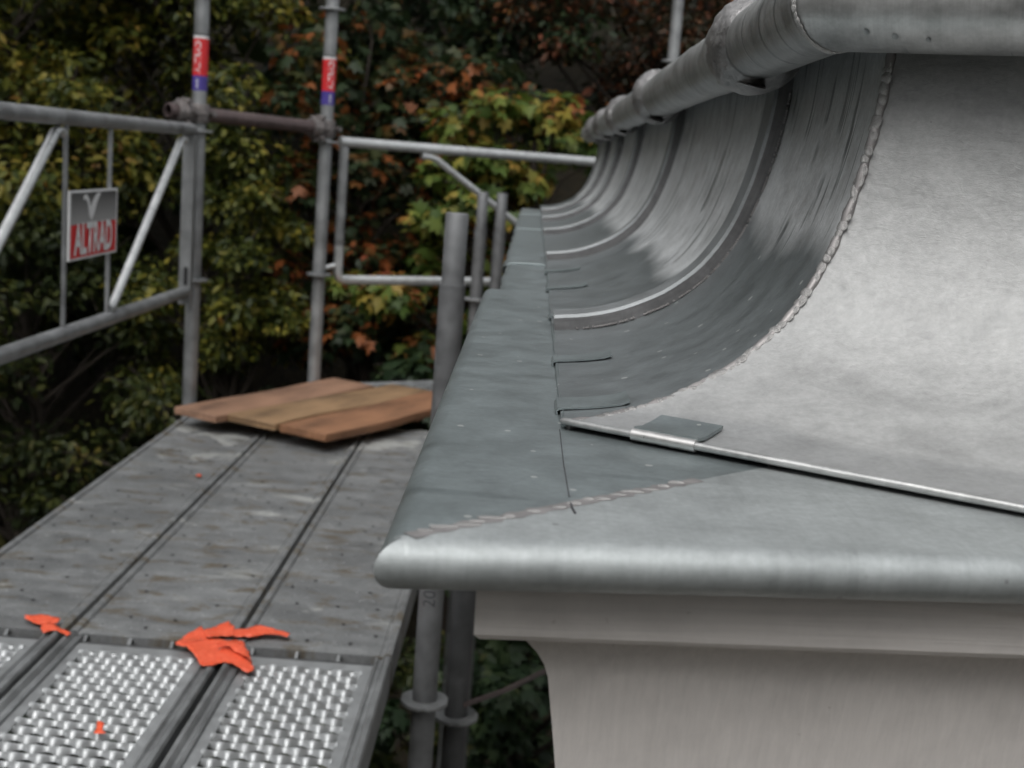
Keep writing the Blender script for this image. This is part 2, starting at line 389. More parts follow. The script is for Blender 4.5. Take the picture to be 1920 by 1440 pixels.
# side panels, one sheet between each pair of ribs
bounds = [None] + RIBS + ['end']
for k in range(len(bounds) - 1):
    a, b = bounds[k], bounds[k + 1]
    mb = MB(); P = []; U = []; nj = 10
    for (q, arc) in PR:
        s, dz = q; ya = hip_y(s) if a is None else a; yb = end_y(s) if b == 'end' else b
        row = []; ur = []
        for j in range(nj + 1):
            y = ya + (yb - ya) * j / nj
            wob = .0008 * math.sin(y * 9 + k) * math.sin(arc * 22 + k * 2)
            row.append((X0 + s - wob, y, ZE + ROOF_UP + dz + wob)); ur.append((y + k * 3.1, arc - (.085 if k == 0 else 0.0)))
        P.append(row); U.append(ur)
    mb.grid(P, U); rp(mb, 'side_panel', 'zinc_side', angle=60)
# front panel
mb = MB(); P = []; U = []
TF = .42
for (q, arc) in PR:
    s, dz = q; row = []; ur = []
    for j in range(13):
        tt = HS * s + (TF - HS * s) * j / 12
        p = Vector((X0, Y0, ZE + ROOF_UP + .002 + dz)) + NF * s + DF * tt
        wob = .0012 * math.sin(tt * 16 + 1) * math.sin(arc * 14)
        row.append(tuple(p - NF * wob)); ur.append((tt, arc))
    P.append(row); U.append(ur)
mb.grid(P, U); rp(mb, 'front_panel', 'zinc_front', angle=60, flip=True)
# far panel, where the roof turns away round the far corner
DE = Vector((.8387, .5446, 0)); NE = Vector((.5446, -.8387, 0))
mb = MB(); P = []; U = []
for (q, arc) in PR:
    s, dz = q; row = []; ur = []
    for j in range(5):
        tt = .52 * s + (.7 - .52 * s) * j / 4
        p = Vector((X0, YE, ZE + ROOF_UP + dz)) + NE * s * .95 + DE * tt
        row.append(tuple(p)); ur.append((tt, arc))
    P.append(row); U.append(ur)
mb.grid(P, U); rp(mb, 'far_panel', 'zinc_side', angle=60)

# raised ribs following the curve
def rib(yc, w, h):
    prof = [(-w / 2, -.001), (-w / 2 + .0008, h - .003), (-w / 2 + .0035, h), (w / 2 - .0035, h), (w / 2 - .0008, h - .003), (w / 2, -.001)]
    mb = MB(); P = []; U = []
    for i, (q, arc) in enumerate(PR):
        if i < 1: q = Vector((PR[0][0].x + .002, PR[0][0].y))
        tv = PT[i]; nv = Vector((-tv.y, tv.x))
        row = []; ur = []
        for a, (dy, hh) in enumerate(prof):
            row.append((X0 + q.x + nv.x * hh, yc + dy, ZE + ROOF_UP + q.y + nv.y * hh)); ur.append((yc + dy * 2 + a * .01, arc + .03))
        P.append(row); U.append(ur)
    mb.grid([r_[1:] for r_ in P], [r_[1:] for r_ in U])
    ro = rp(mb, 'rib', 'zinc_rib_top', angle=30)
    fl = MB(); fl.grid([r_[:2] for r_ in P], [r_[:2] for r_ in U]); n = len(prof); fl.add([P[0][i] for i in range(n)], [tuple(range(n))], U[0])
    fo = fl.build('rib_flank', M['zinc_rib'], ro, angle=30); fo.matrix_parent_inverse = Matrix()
    return ro
for i, yc in enumerate(RIBS):
    o = rib(yc, .052 if i == 0 else .046, .0150)
# fillet weld along the near foot of the first rib: small ripples
mb = MB()
for i in range(150):
    f = i / 149; a = .02 + f * (ARC - .06); j = min(len(PR) - 2, int(a / ARC * (len(PR) - 1))); w = a / ARC * (len(PR) - 1) - j
    q = PR[j][0].lerp(PR[j + 1][0], w); tv = PT[j]; nv = Vector((-tv.y, tv.x))
    r = .0013 + .0009 * random.random()
    if random.random() < .18: continue
    c = Vector((X0 + q.x + nv.x * .001, RIBS[0] - .027 - .001 * random.random(), ZE + ROOF_UP + q.y + nv.y * .001))
    pts = [c + Vector((tv.x, 0, tv.y)) * d for d in (-.0012, 0, .0012)]
    mb.tube(pts, [r * .5, r, r * .5], 6)
o = rp(mb, 'fillet_weld', 'flux'); o['kind'] = 'stuff'

# hip weld: overlapping beads, one by one
bead = MB()
ns, nr = 10, 6
vs = []; fs = []
for i in range(nr + 1):
    th = math.pi / 2 * i / nr
    for k in range(ns):
        a = 2 * math.pi * k / ns
        vs.append((math.cos(a) * math.cos(th), math.sin(a) * math.cos(th) - .25 * math.cos(th) * (math.cos(a) ** 2), math.sin(th)))
for i in range(nr):
    for k in range(ns): fs.append((i * ns + k, i * ns + (k + 1) % ns, (i + 1) * ns + (k + 1) % ns, (i + 1) * ns + k))
me_b = bpy.data.meshes.new('weld_bead'); me_b.from_pydata(vs, [], fs); me_b.polygons.foreach_set('use_smooth', [True] * len(fs)); me_b.materials.append(M['solder'])
def put_bead(p, along, nrm, lx, ly, lz, parent):
    o = bpy.data.objects.new('weld_bead', me_b); COL.objects.link(o); o.parent = parent
    z = nrm.normalized(); y = (along - along.dot(z) * z).normalized(); x = y.cross(z)
    mw = Matrix(((x.x * lx, y.x * ly, z.x * lz, p.x), (x.y * lx, y.y * ly, z.y * lz, p.y), (x.z * lx, y.z * ly, z.z * lz, p.z), (0, 0, 0, 1)))
    o.matrix_parent_inverse = Matrix.Translation(parent.location).inverted(); o.matrix_basis = mw
    return o
def hip_pt(a):
    x = a / ARC * (len(PR) - 1); j = min(len(PR) - 2, int(x)); q = PR[j][0].lerp(PR[j + 1][0], x - j); tv = PT[j]
    p = Vector((X0 + q.x, hip_y(q.x), ZE + ROOF_UP + q.y + .0005)); al = Vector((tv.x, HS * tv.x, tv.y)).normalized()
    n1 = Vector((-tv.y, 0, tv.x)); n2 = Vector((-tv.y * NF.x, -tv.y * NF.y, tv.x)); return p, al, (n1 + n2).normalized()
mb = MB(); hb_ = [hip_pt(.004 + (ARC - .03) * i / 50) for i in range(51)]
mb.tube([p - nn * .0012 for p, al, nn in hb_], [.0030 + .0008 * math.sin(i * 1.7) + .0004 * random.random() for i in range(51)], 8); rp(mb, 'weld_band', 'flux', angle=80)
a = .006
while a < ARC - .035:
    p, al, nn = hip_pt(a); st = .0048 + .0032 * random.random()
    side = al.cross(nn).normalized()
    put_bead(p + side * random.uniform(-.0009, .0009), (al + side * random.uniform(-.45, .45)).normalized(), nn, .0044 * random.uniform(.65, 1.2), st * random.uniform(.62, .95), .0023 * random.uniform(.5, 1.3), roof)
    a += st

# hem rolled along the lower edge of the front panel
mb = MB(); hp = [Vector((X0, Y0, ZE + .0055)) + DF * t - NF * .0005 for t in [0, .002, .1, .2, .3, TF]]
mb.tube([hp[0] - DF * .0005] + hp[1:], [.0012, .0024, .0026, .0026, .0026, .0026], 12); rp(mb, 'front_hem', 'zinc_pipe')
# clip: sleeve over the hem with a flat plate on the panel
mb = MB(); c0 = Vector((X0, Y0, ZE + .0055)) + DF * .050; c1 = c0 + DF * .042
mb.tube([c0 - NF * .0005, c1 - NF * .0005], .0038, 14); clip = rp(mb, 'hem_clip', 'clip')
mb = MB(); P = []
for (ss, sh) in ((.001, .0066), (.012, .0060), (.024, .0074), (.036, .0098)):
    P.append([tuple(Vector((X0, Y0, ZE + sh + .0035)) + NF * ss + DF * (.050 + .002 * ss / .034 + tt)) for tt in (0, .021, .042)])
mb.grid(P)
low = [[(x, y, z - .0022) for (x, y, z) in r] for r in P]; mb2 = MB()
allp = [p for r in P for p in r] + [p for r in low for p in r]; n = len(P); m_ = 3; off = n * m_
fs = [(i * m_ + j, i * m_ + j + 1, (i + 1) * m_ + j + 1, (i + 1) * m_ + j) for i in range(n - 1) for j in range(m_ - 1)]
fs2 = [tuple(off + q for q in f[::-1]) for f in fs]; side = []
for i in range(n - 1):
    for j in (0, m_ - 1): side.append((i * m_ + j, (i + 1) * m_ + j, off + (i + 1) * m_ + j, off + i * m_ + j))
for j in range(m_ - 1):
    for i in (0, n - 1): side.append((i * m_ + j, i * m_ + j + 1, off + i * m_ + j + 1, off + i * m_ + j))
mb2.add(allp, fs + fs2 + side); pl = mb2.build('clip_plate', M['zinc_eave'], None, angle=20)
pl.parent = clip; pl.matrix_parent_inverse = Matrix()
# lower edge hem of the side panels, standing a little proud on the eave sheet
mb = MB(); ys = [Y0 + .004 + (YE - Y0 - .01) * i / 60 for i in range(61)]
mb.tube([(X0 + .0015 + .0006 * math.sin(i * 1.7), y, ZE + .0018 + .0005 * math.sin(i * 2.3)) for i, y in enumerate(ys)], .0016, 8); rp(mb, 'side_hem', 'zinc_eave')
# folded tabs holding that edge
for (ty, tl, tw) in ((.862, .046, .042), (1.066, .046, .034), (1.375, .048, .034), (1.69, .05, .04), (1.96, .05, .04)):
    def zr(x): 
        q = max(0, x); j = next((i_ for i_ in range(len(PR) - 1) if PR[i_ + 1][0].x >= q), 0); a_, b_ = PR[j][0], PR[j + 1][0]
        return ROOF_UP + a_.y + (b_.y - a_.y) * (q - a_.x) / max(1e-6, b_.x - a_.x)
    mb = MB(); xs = [(-.0026, .0004), (-.0032, .0026), (-.0018, .0048), (.003, zr(.003) + .0022), (.012, zr(.012) + .0020), (.026, zr(.026) + .0022), (tl - .006, zr(tl - .006) + .0024), (tl, zr(tl) + .0038)]
    top = []; bot = []
    for i, (x, z) in enumerate(xs):
        dz = 0
        top.append([(X0 + x, ty - tw / 2, ZE + z), (X0 + x, ty + tw / 2, ZE + z - .0006)])
        bot.append([(X0 + x + (.0012 if i < 3 else 0), ty - tw / 2, ZE + z - (.0012 if i > 1 else 0)), (X0 + x + (.0012 if i < 3 else 0), ty + tw / 2, ZE + z - .0018 if i > 1 else ZE + z)])
    mb.grid(top); mb.grid(bot)
    n = len(xs); allv = [t[0] for t in top] + [b[0] for b in bot]
    mb.add(allv, [(i, i + 1, n + i + 1, n + i) for i in range(n - 1)])
    mb.add([top[-1][0], top[-1][1], bot[-1][1], bot[-1][0]], [(0, 1, 2, 3)])
    rp(mb, 'folded_tab', 'zinc_eave', angle=40)

# eave sheets with a rounded nose
XL = -.0555; CY = .5265; SL = .165                      # outer edge, corner, slope of the front edge
FD = Vector((1, SL, 0)).normalized(); FNo = Vector((SL, -1, 0)).normalized()      # along, outwards
RN = .0118
def nose(k):                                            # outward offset from the flat edge, drop
    a = math.pi * k; return RN * math.sin(a), -RN * (1 - math.cos(a))
NK = [i / 12 for i in range(13)]
# outer flat-edge lines: side x = XL + RN ; front: through (XL, CY) moved in by RN
def front_y(x, inset): return CY + SL * (x - XL) + inset / math.cos(math.atan(SL))
xs0 = XL + RN
# side near sheet  y from the mitre to 1.657
mit0 = Vector((xs0, front_y(xs0, RN), 0)); mit1 = Vector((.150, .735, 0)); md = (mit1 - mit0)
def mitre_y(x): return mit0.y + md.y / md.x * (x - mit0.x)
def side_sheet(y_end, x_edge, z, name, y_start=None, x_in=.06, rn=RN, wav=.0):
    mb = MB(); cols = []
    offs = []
    for k in reversed(NK):
        o, d = (rn * math.sin(math.pi * k), -rn * (1 - math.cos(math.pi * k))); offs.append((x_edge + rn - o, d))
    for i in range(1, 11): offs.append((x_edge + rn + (x_in - x_edge - rn) * i / 10, 0))
    P = []; U = []; nj = 30
    for (x, d) in offs:
        row = []; ur = []
        ys_ = y_start if y_start is not None else (mitre_y(x) if x >= xs0 else mit0.y - (xs0 - x) * 1.05)
        for j in range(nj + 1):
            y = ys_ + (y_end - ys_) * (j / nj) ** 1.3
            w = wav * (math.sin(y * 23 + x * 40) + .6 * math.sin(y * 41 + 1)) 
            row.append((x + (w if d < 0 else w * .3), y, z + d + w * .5)); ur.append((y, x))
        P.append(row); U.append(ur)
    mb.grid(P, U)
    return rp(mb, name, 'zinc_eave', angle=50)
side_sheet(1.657, XL, ZE, 'eave_sheet', wav=.0, x_in=.15)
side_sheet(2.12, -.037, ZE - .0022, 'eave_sheet', y_start=1.60, rn=.009, wav=.0012)
side_sheet(3.25, -.041, ZE - .0035, 'eave_sheet', y_start=2.10, rn=.009, wav=.0014)
side_sheet(4.78, -.043, ZE - .0048, 'eave_sheet', y_start=3.22, rn=.009, wav=.0014)
# small raised lap seams between the far eave sheets
for yy, xe in ((2.115, -.036), (3.24, -.040), (4.2, -.042)):
    mb = MB(); mb.tube([(X0 - .002, yy, ZE), (xe + .008, yy, ZE - .0005), (xe + .002, yy, ZE - .004), (xe - .0005, yy, ZE - .010)], .0014, 8); rp(mb, 'lap_seam', 'zinc_eave')
# front eave sheet
mb = MB(); P = []; U = []
rows = []
for k in reversed(NK):
    o, d = nose(k); rows.append((-o, d))
for i in range(1, 15): rows.append((.40 * (i / 14) ** 1.4, 0))
XR = .44
for (ins, d) in rows:
    row = []; ur = []
    if ins <= 0: xa = xs0 + ins * 1.05                    # nose wraps towards the outer corner
    else:
        # on the flat, start at the mitre line
        xa = xs0; 
        for _ in range(12):
            yy = front_y(xa, RN + ins); xa = xs0 + (yy - mit0.y) * md.x / md.y
    for j in range(27):
        x = xa + (XR - xa) * (j / 26) ** 1.2 if XR > xa else xa
        y = front_y(x, RN + ins)
        row.append((x, y, ZE + d + .0007 * math.sin(x * 21 + ins * 30) * (min(1, max(0, (x - .16) * 8)) if d == 0 else .2))); ur.append((x, ins))
    P.append(row); U.append(ur)
mb.grid(P, U); rp(mb, 'front_eave_sheet', 'zinc_eave_front', angle=50, flip=True)
# rounded end cap of the nose at the outer corner
mb = MB(); P = []
for i in range(13):
    th = math.pi * i / 12; row = []
    for j in range(9):
        ph = R(180) + (R(90) + math.atan(SL)) * j / 8
        rr = RN * math.sin(th) * 1.04
        row.append((xs0 + .0006 + rr * math.cos(ph), mit0.y + .0006 + rr * math.sin(ph), ZE - RN + RN * math.cos(th) + .0003))
    P.append(row)
mb.grid(P); rp(mb, 'nose_corner', 'zinc_eave_front', angle=80)
# mitre weld on the eave: flat elongated beads
d_m = md.normalized(); pm = Vector((-d_m.y, d_m.x, 0)); mb = MB(); P = [[], [], [], []]
for i in range(45):
    L = .001 + .206 * i / 44; p = mit0 + d_m * L; wv = .0036 + .0009 * math.sin(i * 1.9) + .0006 * math.sin(i * 4.1)
    for k, (o_, h_) in enumerate(((-1 - .3 * random.random(), .00015), (-.45, .0005), (.45, .0005), (1 + .3 * random.random(), .00015))):
        q = p + pm * wv * o_; P[k].append((q.x, q.y, ZE + h_))
mb.grid(P); rp(mb, 'weld_band', 'flux', angle=80)
L = .012
while L < .200:
    p = mit0 + d_m * L + pm * random.uniform(-.0020, .0020); st = .0070 + .011 * random.random()
    put_bead(Vector((p.x, p.y, ZE + .0003)), Vector((.97, .12 + random.uniform(-.12, .12), 0)), Vector((0, 0, 1)), .0016 * random.uniform(.7, 1.3), .0058 * random.uniform(.5, 1.3), .0010 * random.uniform(.7, 1.4), roof)
    L += st
# scribed line continuing the roof edge towards the corner
mb = MB(); mb.tube([(X0 - .001, Y0 - .004, ZE + .0004), (X0 - .0005, .70, ZE + .0004), (X0 + .0008, .628, ZE + .0004)], .0003, 5)
rp(mb, 'scribed_line', 'dark_mark')
mb = MB(); mb.tube([(X0 + .001, .618, ZE + .0005), (X0 + .0018, .607, ZE + .0004), (X0 + .003, .598, ZE + .0003)], .0006, 5); rp(mb, 'pen_mark', 'dark_mark')

# ridge roll: tapered lengths of zinc pipe, each socketed into the next
PX, PZ, PRD = .192, 1.071, .0325
def roll_y(x): return Y0 + HS * (x - X0)
def seg_tube(y0f, y1, flare):
    n = 36; mb = MB(); P = []; U = []
    stations = [0, .004, .012, .03, .06, .09, .12, .16, .2, .25, .3, .37, .45, .53, .61, .7, .8, .9, 1] if flare else [0, .2, .4, .6, .8, 1]
    for si, f in enumerate(stations):
        row = []; ur = []
        for k in range(n + 1):
            a = 2 * math.pi * k / n; cx_, cz_ = math.cos(a), math.sin(a)
            y0 = y0f(PX + PRD * cx_) if callable(y0f) else y0f
            y = y0 + (y1 - y0) * f
            r = PRD
            if flare:
                dd = y - y0
                r = PRD + .0095 * max(0, 1 - dd / .14) ** .6 if dd < .14 else PRD
                r += .0011 * math.sin(y * 38 + 2 * a) * math.sin(a * 3 + y * 17)
                if si == 0: r -= .003
                dent = .0012 * math.sin(3 * a + y0 * 7) * max(0, 1 - dd / .12)
                r += dent
                y += .006 * math.sin(2 * a + y0 * 5) * max(0, 1 - dd / .05)
            row.append((PX + r * cx_, y, PZ + r * cz_)); ur.append((y * 1.5, a * .05))
        P.append(row); U.append(ur)
    mb.grid(P, U); return mb
cuts = [1.20, 2.14, 2.98, 3.64, 4.20, YE - .14]
first = seg_tube(roll_y, cuts[0] + .03, False); rp(first, 'ridge_pipe', 'zinc_pipe', angle=40, flip=True)
for i in range(len(cuts) - 1):
    sg = rp(seg_tube(cuts[i], cuts[i + 1] + .03, True), 'ridge_pipe', 'zinc_pipe', angle=40, flip=True)
    # lumpy solder band filling the socket
    mb = MB(); P = []; nk = 48
    for (dy, rr) in ((-.022, -.0008), (-.018, .0026), (-.010, .0056), (-.003, .0090), (.005, .0112), (.014, .0118), (.024, .0112), (.034, .0104), (.040, .0066)):
        row = []
        for k in range(nk):
            a = 2 * math.pi * k / nk; r = PRD + rr + .0014 * random.uniform(-1, 1) * (rr > 0)
            row.append((PX + r * math.cos(a), cuts[i] + dy + .006 * math.sin(2 * a + cuts[i] * 5) + .0022 * random.uniform(-1, 1), PZ + r * math.sin(a)))
        row.append(row[0]); P.append(row)
    mb.grid(P)
    so = mb.build('solder_ring', M['solder_rough'], sg, angle=180, flip=True); so.matrix_parent_inverse = Matrix()
    # drip lip under the socket
    mb = MB(); mb.add([(PX - .020, cuts[i] + .005, PZ - PRD - .001), (PX + .012, cuts[i] + .004, PZ - PRD - .0035), (PX + .004, cuts[i] - .045, PZ - PRD - .010), (PX - .004, cuts[i] - .04, PZ - PRD - .0085), (PX - .01, cuts[i] + .06, PZ - PRD - .002)], [(0, 1, 2, 3), (0, 4, 1)])
    mb.v = [(x_, y_, z_) for x_, y_, z_ in mb.v]; so = mb.build('drip_lip', M['solder'], sg, smooth=False); so.matrix_parent_inverse = Matrix()
# flat zinc top behind the ridge roll
mb = MB(); tp = [(PX, Y0 + HS * (PX - X0)), (PX + .30, Y0 + HS * (PX - X0) - .172), (1.2, 1.0), (1.2, 5.0), (PX, YE - .1)]
mb.add([(x, y, PZ + .012) for x, y in tp] + [(x, y, PZ - .008) for x, y in tp], [(0, 1, 2, 3, 4), (9, 8, 7, 6, 5)] + [(i, 5 + i, 5 + (i + 1) % 5, (i + 1) % 5) for i in range(5)]); rp(mb, 'top_sheet', 'zinc_eave', smooth=False)
# end cap
mb = MB(); mb.tube([(PX, cuts[-1] + .03, PZ), (PX, cuts[-1] + .06, PZ), (PX, cuts[-1] + .075, PZ)], [PRD, PRD * .97, PRD * .6], 24); rp(mb, 'ridge_end', 'zinc_pipe')
# front length of the roll, mitred at the hip
n = 40; mb = MB(); P = []; U = []
SF = PX - X0
for f in [0, .02, .05, .1, .2, .4, .7, 1]:
    row = []; ur = []
    for k in range(n + 1):
        a = 2 * math.pi * k / n; off = SF + PRD * 1.0 * math.cos(a); t0 = HS * off; tt = t0 + (.50 - t0) * f
        p = Vector((X0, Y0, PZ + PRD * math.sin(a))) + NF * off + DF * tt; row.append(tuple(p)); ur.append((tt * 1.2, a * .05))
    P.append(row); U.append(ur)
mb.grid(P, U); frp = rp(mb, 'ridge_pipe', 'zinc_pipe', angle=40)
frp['label'] = 'front length of the ridge pipe with water drops'
mb = MB(); c = Vector((X0, Y0, PZ)) + NF * SF + DF * .50; mb.tube([c, c + DF * .012], [PRD, PRD * .9], 32); rp(mb, 'ridge_end', 'zinc_pipe')
# beads round the mitre of the roll
for k in range(46):
    a = 2 * math.pi * k / 46; off = SF + PRD * math.cos(a); x = X0 + off
    p = Vector((x, Y0 + HS * off, PZ + PRD * math.sin(a)))
    al = Vector((-math.sin(a), -HS * math.sin(a), math.cos(a))); nn = Vector((math.cos(a), -.25 + HS * .4 * math.cos(a), math.sin(a)))
    put_bead(p, al, nn, .0027 * random.uniform(.7, 1.2), .0040, .0016 * random.uniform(.6, 1.3), roof)
# water drops hanging on the front roll
def drop_mat():
    m, t, b = nt('water_drop'); b.inputs['Base Color'].default_value = (.8, .84, .85, 1); b.inputs['Roughness'].default_value = .05; b.inputs['Transmission Weight'].default_value = 1; b.inputs['IOR'].default_value = 1.33; return m
M['drop'] = drop_mat()
me_d = bpy.data.meshes.new('water_drop'); me_d.from_pydata(vs if False else [tuple(v.co) for v in me_b.vertices], [], [tuple(p.vertices) for p in me_b.polygons]); me_d.polygons.foreach_set('use_smooth', [True] * len(me_d.polygons)); me_d.materials.append(M['drop'])
for (tt, ang, r) in ((.124, 222, .0024), (.142, 228, .0026), (.163, 232, .0021)):
    a = R(ang); off = SF + PRD * math.cos(a); p = Vector((X0, Y0, PZ + PRD * math.sin(a))) + NF * off + DF * tt
    nn = NF * math.cos(a) + Vector((0, 0, math.sin(a)))
    o = put_bead(p, Vector((0, 0, 1)), nn, r * .85, r * 1.05, r * .5, roof); o.data = me_d; o.name = 'water_drop'

# ------------------------------------------------------------------ cornice and wall under the roof
cor = empty('cornice', 'white painted moulded cornice under the rounded zinc eave', 'cornice', (0, .58, .70)); cor['kind'] = 'thing'
CS = .115; CY0 = .578
def front_cy(x): return CY0 + CS * (x + .0127)
mould = [(-.0127, .7640), (-.0122, .7275), (-.0095, .7246), (.0014, .7241), (.0080, .7215), (.0140, .7165), (.0195, .7092), (.0235, .7020), (.0262, .694), (.0308, .665), (.0420, .590), (.0500, .45), (.0560, -.5), (.0600, -4.3)]
def mpt(i, where):
    x, z = mould[i]; ins = x - mould[0][0]                   # how far the profile steps back
    if where == 'corner': return (x, CY0 + ins * .95, z)
    if where == 'right': return (.60, front_cy(.60) + ins * .95, z)
    return (x + .14 * .5, CY0 + .5, z)
fa = MB(); fa.grid([[mpt(i, 'corner'), mpt(i, 'right')] for i in range(0, 3)])
fa.grid([[mpt(i, 'left'), mpt(i, 'corner')] for i in range(0, 3)])
local(cor, fa.build('fascia_board', M['white_paint'], cor, angle=35))
co_ = MB(); co_.grid([[mpt(i, 'corner'), mpt(i, 'right')] for i in range(2, len(mould))])
co_.grid([[mpt(i, 'left'), mpt(i, 'corner')] for i in range(2, len(mould))])
co_.grid([[(.30, 1.10, mould[i][1]), mpt(i, 'left')] for i in range(2, len(mould))])
local(cor, co_.build('cove_moulding', M['white_paint_upright'], cor, angle=35))
so = MB(); so.box((-.0125, .60, .752), (.3, 4.7, .7635)); local(cor, so.build('soffit_board', M['white_paint'], cor, smooth=False))
wl = MB(); foot = [(.30, 1.02), (.62, .80), (2.2, .80), (2.2, 5.2), (.62, 5.2), (.30, 4.6)]
wl.add([(x, y, -4.4) for x, y in foot] + [(x, y, 1.06) for x, y in foot], [tuple(range(5, -1, -1)), tuple(range(6, 12))] + [(i, (i + 1) % 6, 6 + (i + 1) % 6, 6 + i) for i in range(6)])
tag(wl.build('building_wall', M['plaster'], smooth=False), 'pale plastered building wall carrying the zinc roof', 'wall', kind='thing')

# ------------------------------------------------------------------ scaffold
RT = .02415
def arc_text(body, size, r, z, ang, mat, parent, origin, sx=1.0, offset=.0):
    """lettering wrapped round an upright tube, reading upwards"""
    me = text_mesh(body, size, 0, offset, sx)
    for v in me.vertices:
        a = ang + v.co.y / r * -1.0
        v.co = Vector((origin[0] + r * math.cos(a), origin[1] + r * math.sin(a), z + v.co.x))
    o = link_mesh('lettering', me, mat, parent); return local(parent, o)

def standard(x, y, z0, z1, label, plates, mat='galv', r=RT, spigot=None, sticker=None, tilt=0, group='upright scaffold tubes'):
    t = empty('scaffold_standard', label, 'scaffold pole', (x, y, z0), 0, group)
    mb = MB(); mb.tube([(x, y, z0), (x, y, z1)], r, 24); local(t, mb.build('tube', M[mat], t, angle=40))
    if spigot:
        mb = MB(); mb.tube([(x, y, z1 - .001), (x, y, spigot - .002), (x, y, spigot)], [r * .88, r * .88, r * .82], 24); local(t, mb.build('spigot', M['galv_mid'], t, angle=40))
        mb = MB(); mb.tube([(x, y, z1 - .004), (x, y, z1 + .0012)], r * 1.02, 24); local(t, mb.build('tube_rim', M[mat], t, angle=40))
    for pz_ in plates:
        mb = MB(); n = 32; P = []
        for (rr, zz) in ((r, .004), (.047, .004), (.0475, .003), (.0475, -.003), (.047, -.004), (r, -.004)):
            row = []
            for k in range(n + 1):
                a = 2 * math.pi * k / n
                q = rr * (1 - (.09 * (math.cos(4 * a) > .72) if rr > r + .001 else 0))
                row.append((x + q * math.cos(a), y + q * math.sin(a), pz_ + zz))
            P.append(row)
        mb.grid(P); local(t, mb.build('connection_plate', M['galv'], t, angle=30, flip=True))
    if sticker:
        zb, zm, zt, ang = sticker
        mb = MB(); mb.tube([(x, y, zm), (x, y, zt)], r + .0005, 24); s1 = local(t, mb.build('red_sticker', M['red'], t, angle=40))
        mb = MB(); mb.tube([(x, y, zb), (x, y, zm)], r + .0005, 24); s2 = local(t, mb.build('blue_sticker', M['blue'], t, angle=40))
        mb = MB(); mb.tube([(x, y, zt), (x, y, zt + .009)], r + .0005, 24); local(t, mb.build('white_band', M['white_print'], t, angle=40))
        mb = MB(); mb.tube([(x, y, zt + .009), (x, y, zt + .014)], r + .0005, 24); local(t, mb.build('dark_band', M['dark_mark'], t, angle=40))
        arc_text('ALTRAD', .029, r + .0011, (zm + zt) / 2, ang, M['white_print'], t, (x, y), .93, .0007)
        arc_text('SINCE', .012, r + .0011, (zm + zb) / 2, ang, M['white_print'], t, (x, y), .8, .0002) if False else None
        # the small unreadable print: three short strokes
        mb = MB()
        for q in range(4):
            z_ = zb + .009 + q * .0075
            mb.add([(x + (r + .0011) * math.cos(ang + d), y + (r + .0011) * math.sin(ang + d), z_ + e) for d, e in ((-.14, 0), (.14, 0), (.14, .0045), (-.14, .0045))], [(0, 1, 2, 3)])
        local(t, mb.build('small_print', M['white_print'], t, smooth=False))
    return t
PLX, PLY = -1.131, 4.33
P2X, P2Y = -.786, 4.83
standard(PLX, PLY, -4.2, 2.2, 'upright scaffold pole with red and blue sticker at the left guardrail end', [-.03, .471, .969, 1.47], sticker=(1.100, 1.148, 1.267, R(-98)))
standard(P2X, P2Y, -4.0, 2.2, 'upright scaffold pole with red and blue sticker behind the wooden boards', [-.03, .472, .967, 1.444], sticker=(1.101, 1.150, 1.2645, R(-60)))
standard(.547, 5.62, -3.6, 2.6, 'upright scaffold pole rising behind the ridge pipe', [.46, .94, 1.417])
np_ = standard(-.137, 2.37, -4.2, .716, 'near scaffold pole with open spigot beside the zinc eave', [-.105, -.6], mat='galv_mid', spigot=.848)
arc_text('20', .036, RT + .0006, .112, R(-93), M['dark_mark'], np_, (-.137, 2.37), 1.0, -.0002)
standard(-.078, 2.52, -4.2, .60, 'dark scaffold pole under the eave behind the near pole', [-.20, -.7], mat='galv_dull')
standard(-.196, 5.05, -4.0, .68, 'short grey pole, left of the pair before the far guardrail', [.40], mat='galv_mid', spigot=.822)
standard(-.122, 5.07, -4.0, .67, 'short grey pole, right of the pair before the far guardrail', [.38], mat='galv_mid', spigot=.822)

# left guardrail frame, parallel to the eave
XG = -1.14
gf = empty('guardrail_frame', 'galvanised guardrail frame with slanted braces along the left of the deck', 'guardrail', (XG, 3.2, .45), 0, 'scaffold guardrail frames')
def gp(parent, name, pts, r, mat, n=16):
    mb = MB(); mb.tube(pts, r, n); return local(parent, mb.build(name, M[mat], parent, angle=40))
YA, YB = 1.9, 4.26
gp(gf, 'top_rail', [(XG, YA, .972), (XG, YB + .02, .972)], .0195, 'galv')
gp(gf, 'bottom_rail', [(XG, YA, .448), (XG, YB - .01, .436)], .0195, 'galv')
mb = MB(); mb.box((XG - .019, YB - .012, .395), (XG + .019, YB + .022, .955)); local(gf, mb.build('end_post', M['galv'], gf, smooth=False))
mb = MB(); mb.box((XG - .002, YB - .0135, .46), (XG + .010, YB - .0118, .52)); local(gf, mb.build('post_slot', M['hole'], gf, smooth=False))
def brace(ytop, ybot):
    pts = [(XG, ytop + .05, .935), (XG, ytop + .03, .938), (XG, ytop + .005, .934), (XG, ytop - .02, .915), (XG, ybot + .03, .485), (XG, ybot + .005, .468), (XG, ybot - .02, .464)]
    gp(gf, 'diagonal_brace', pts, [.0125] * 7, 'galv_bright', 14)
brace(4.15, 3.50); brace(3.06, 2.44)
gp(gf, 'sign_bar', [(XG, 3.135, .96), (XG, 3.135, .455)], .0065, 'galv', 10)
gp(gf, 'sign_bar', [(XG, 3.465, .96), (XG, 3.465, .45)], .0065, 'galv', 10)

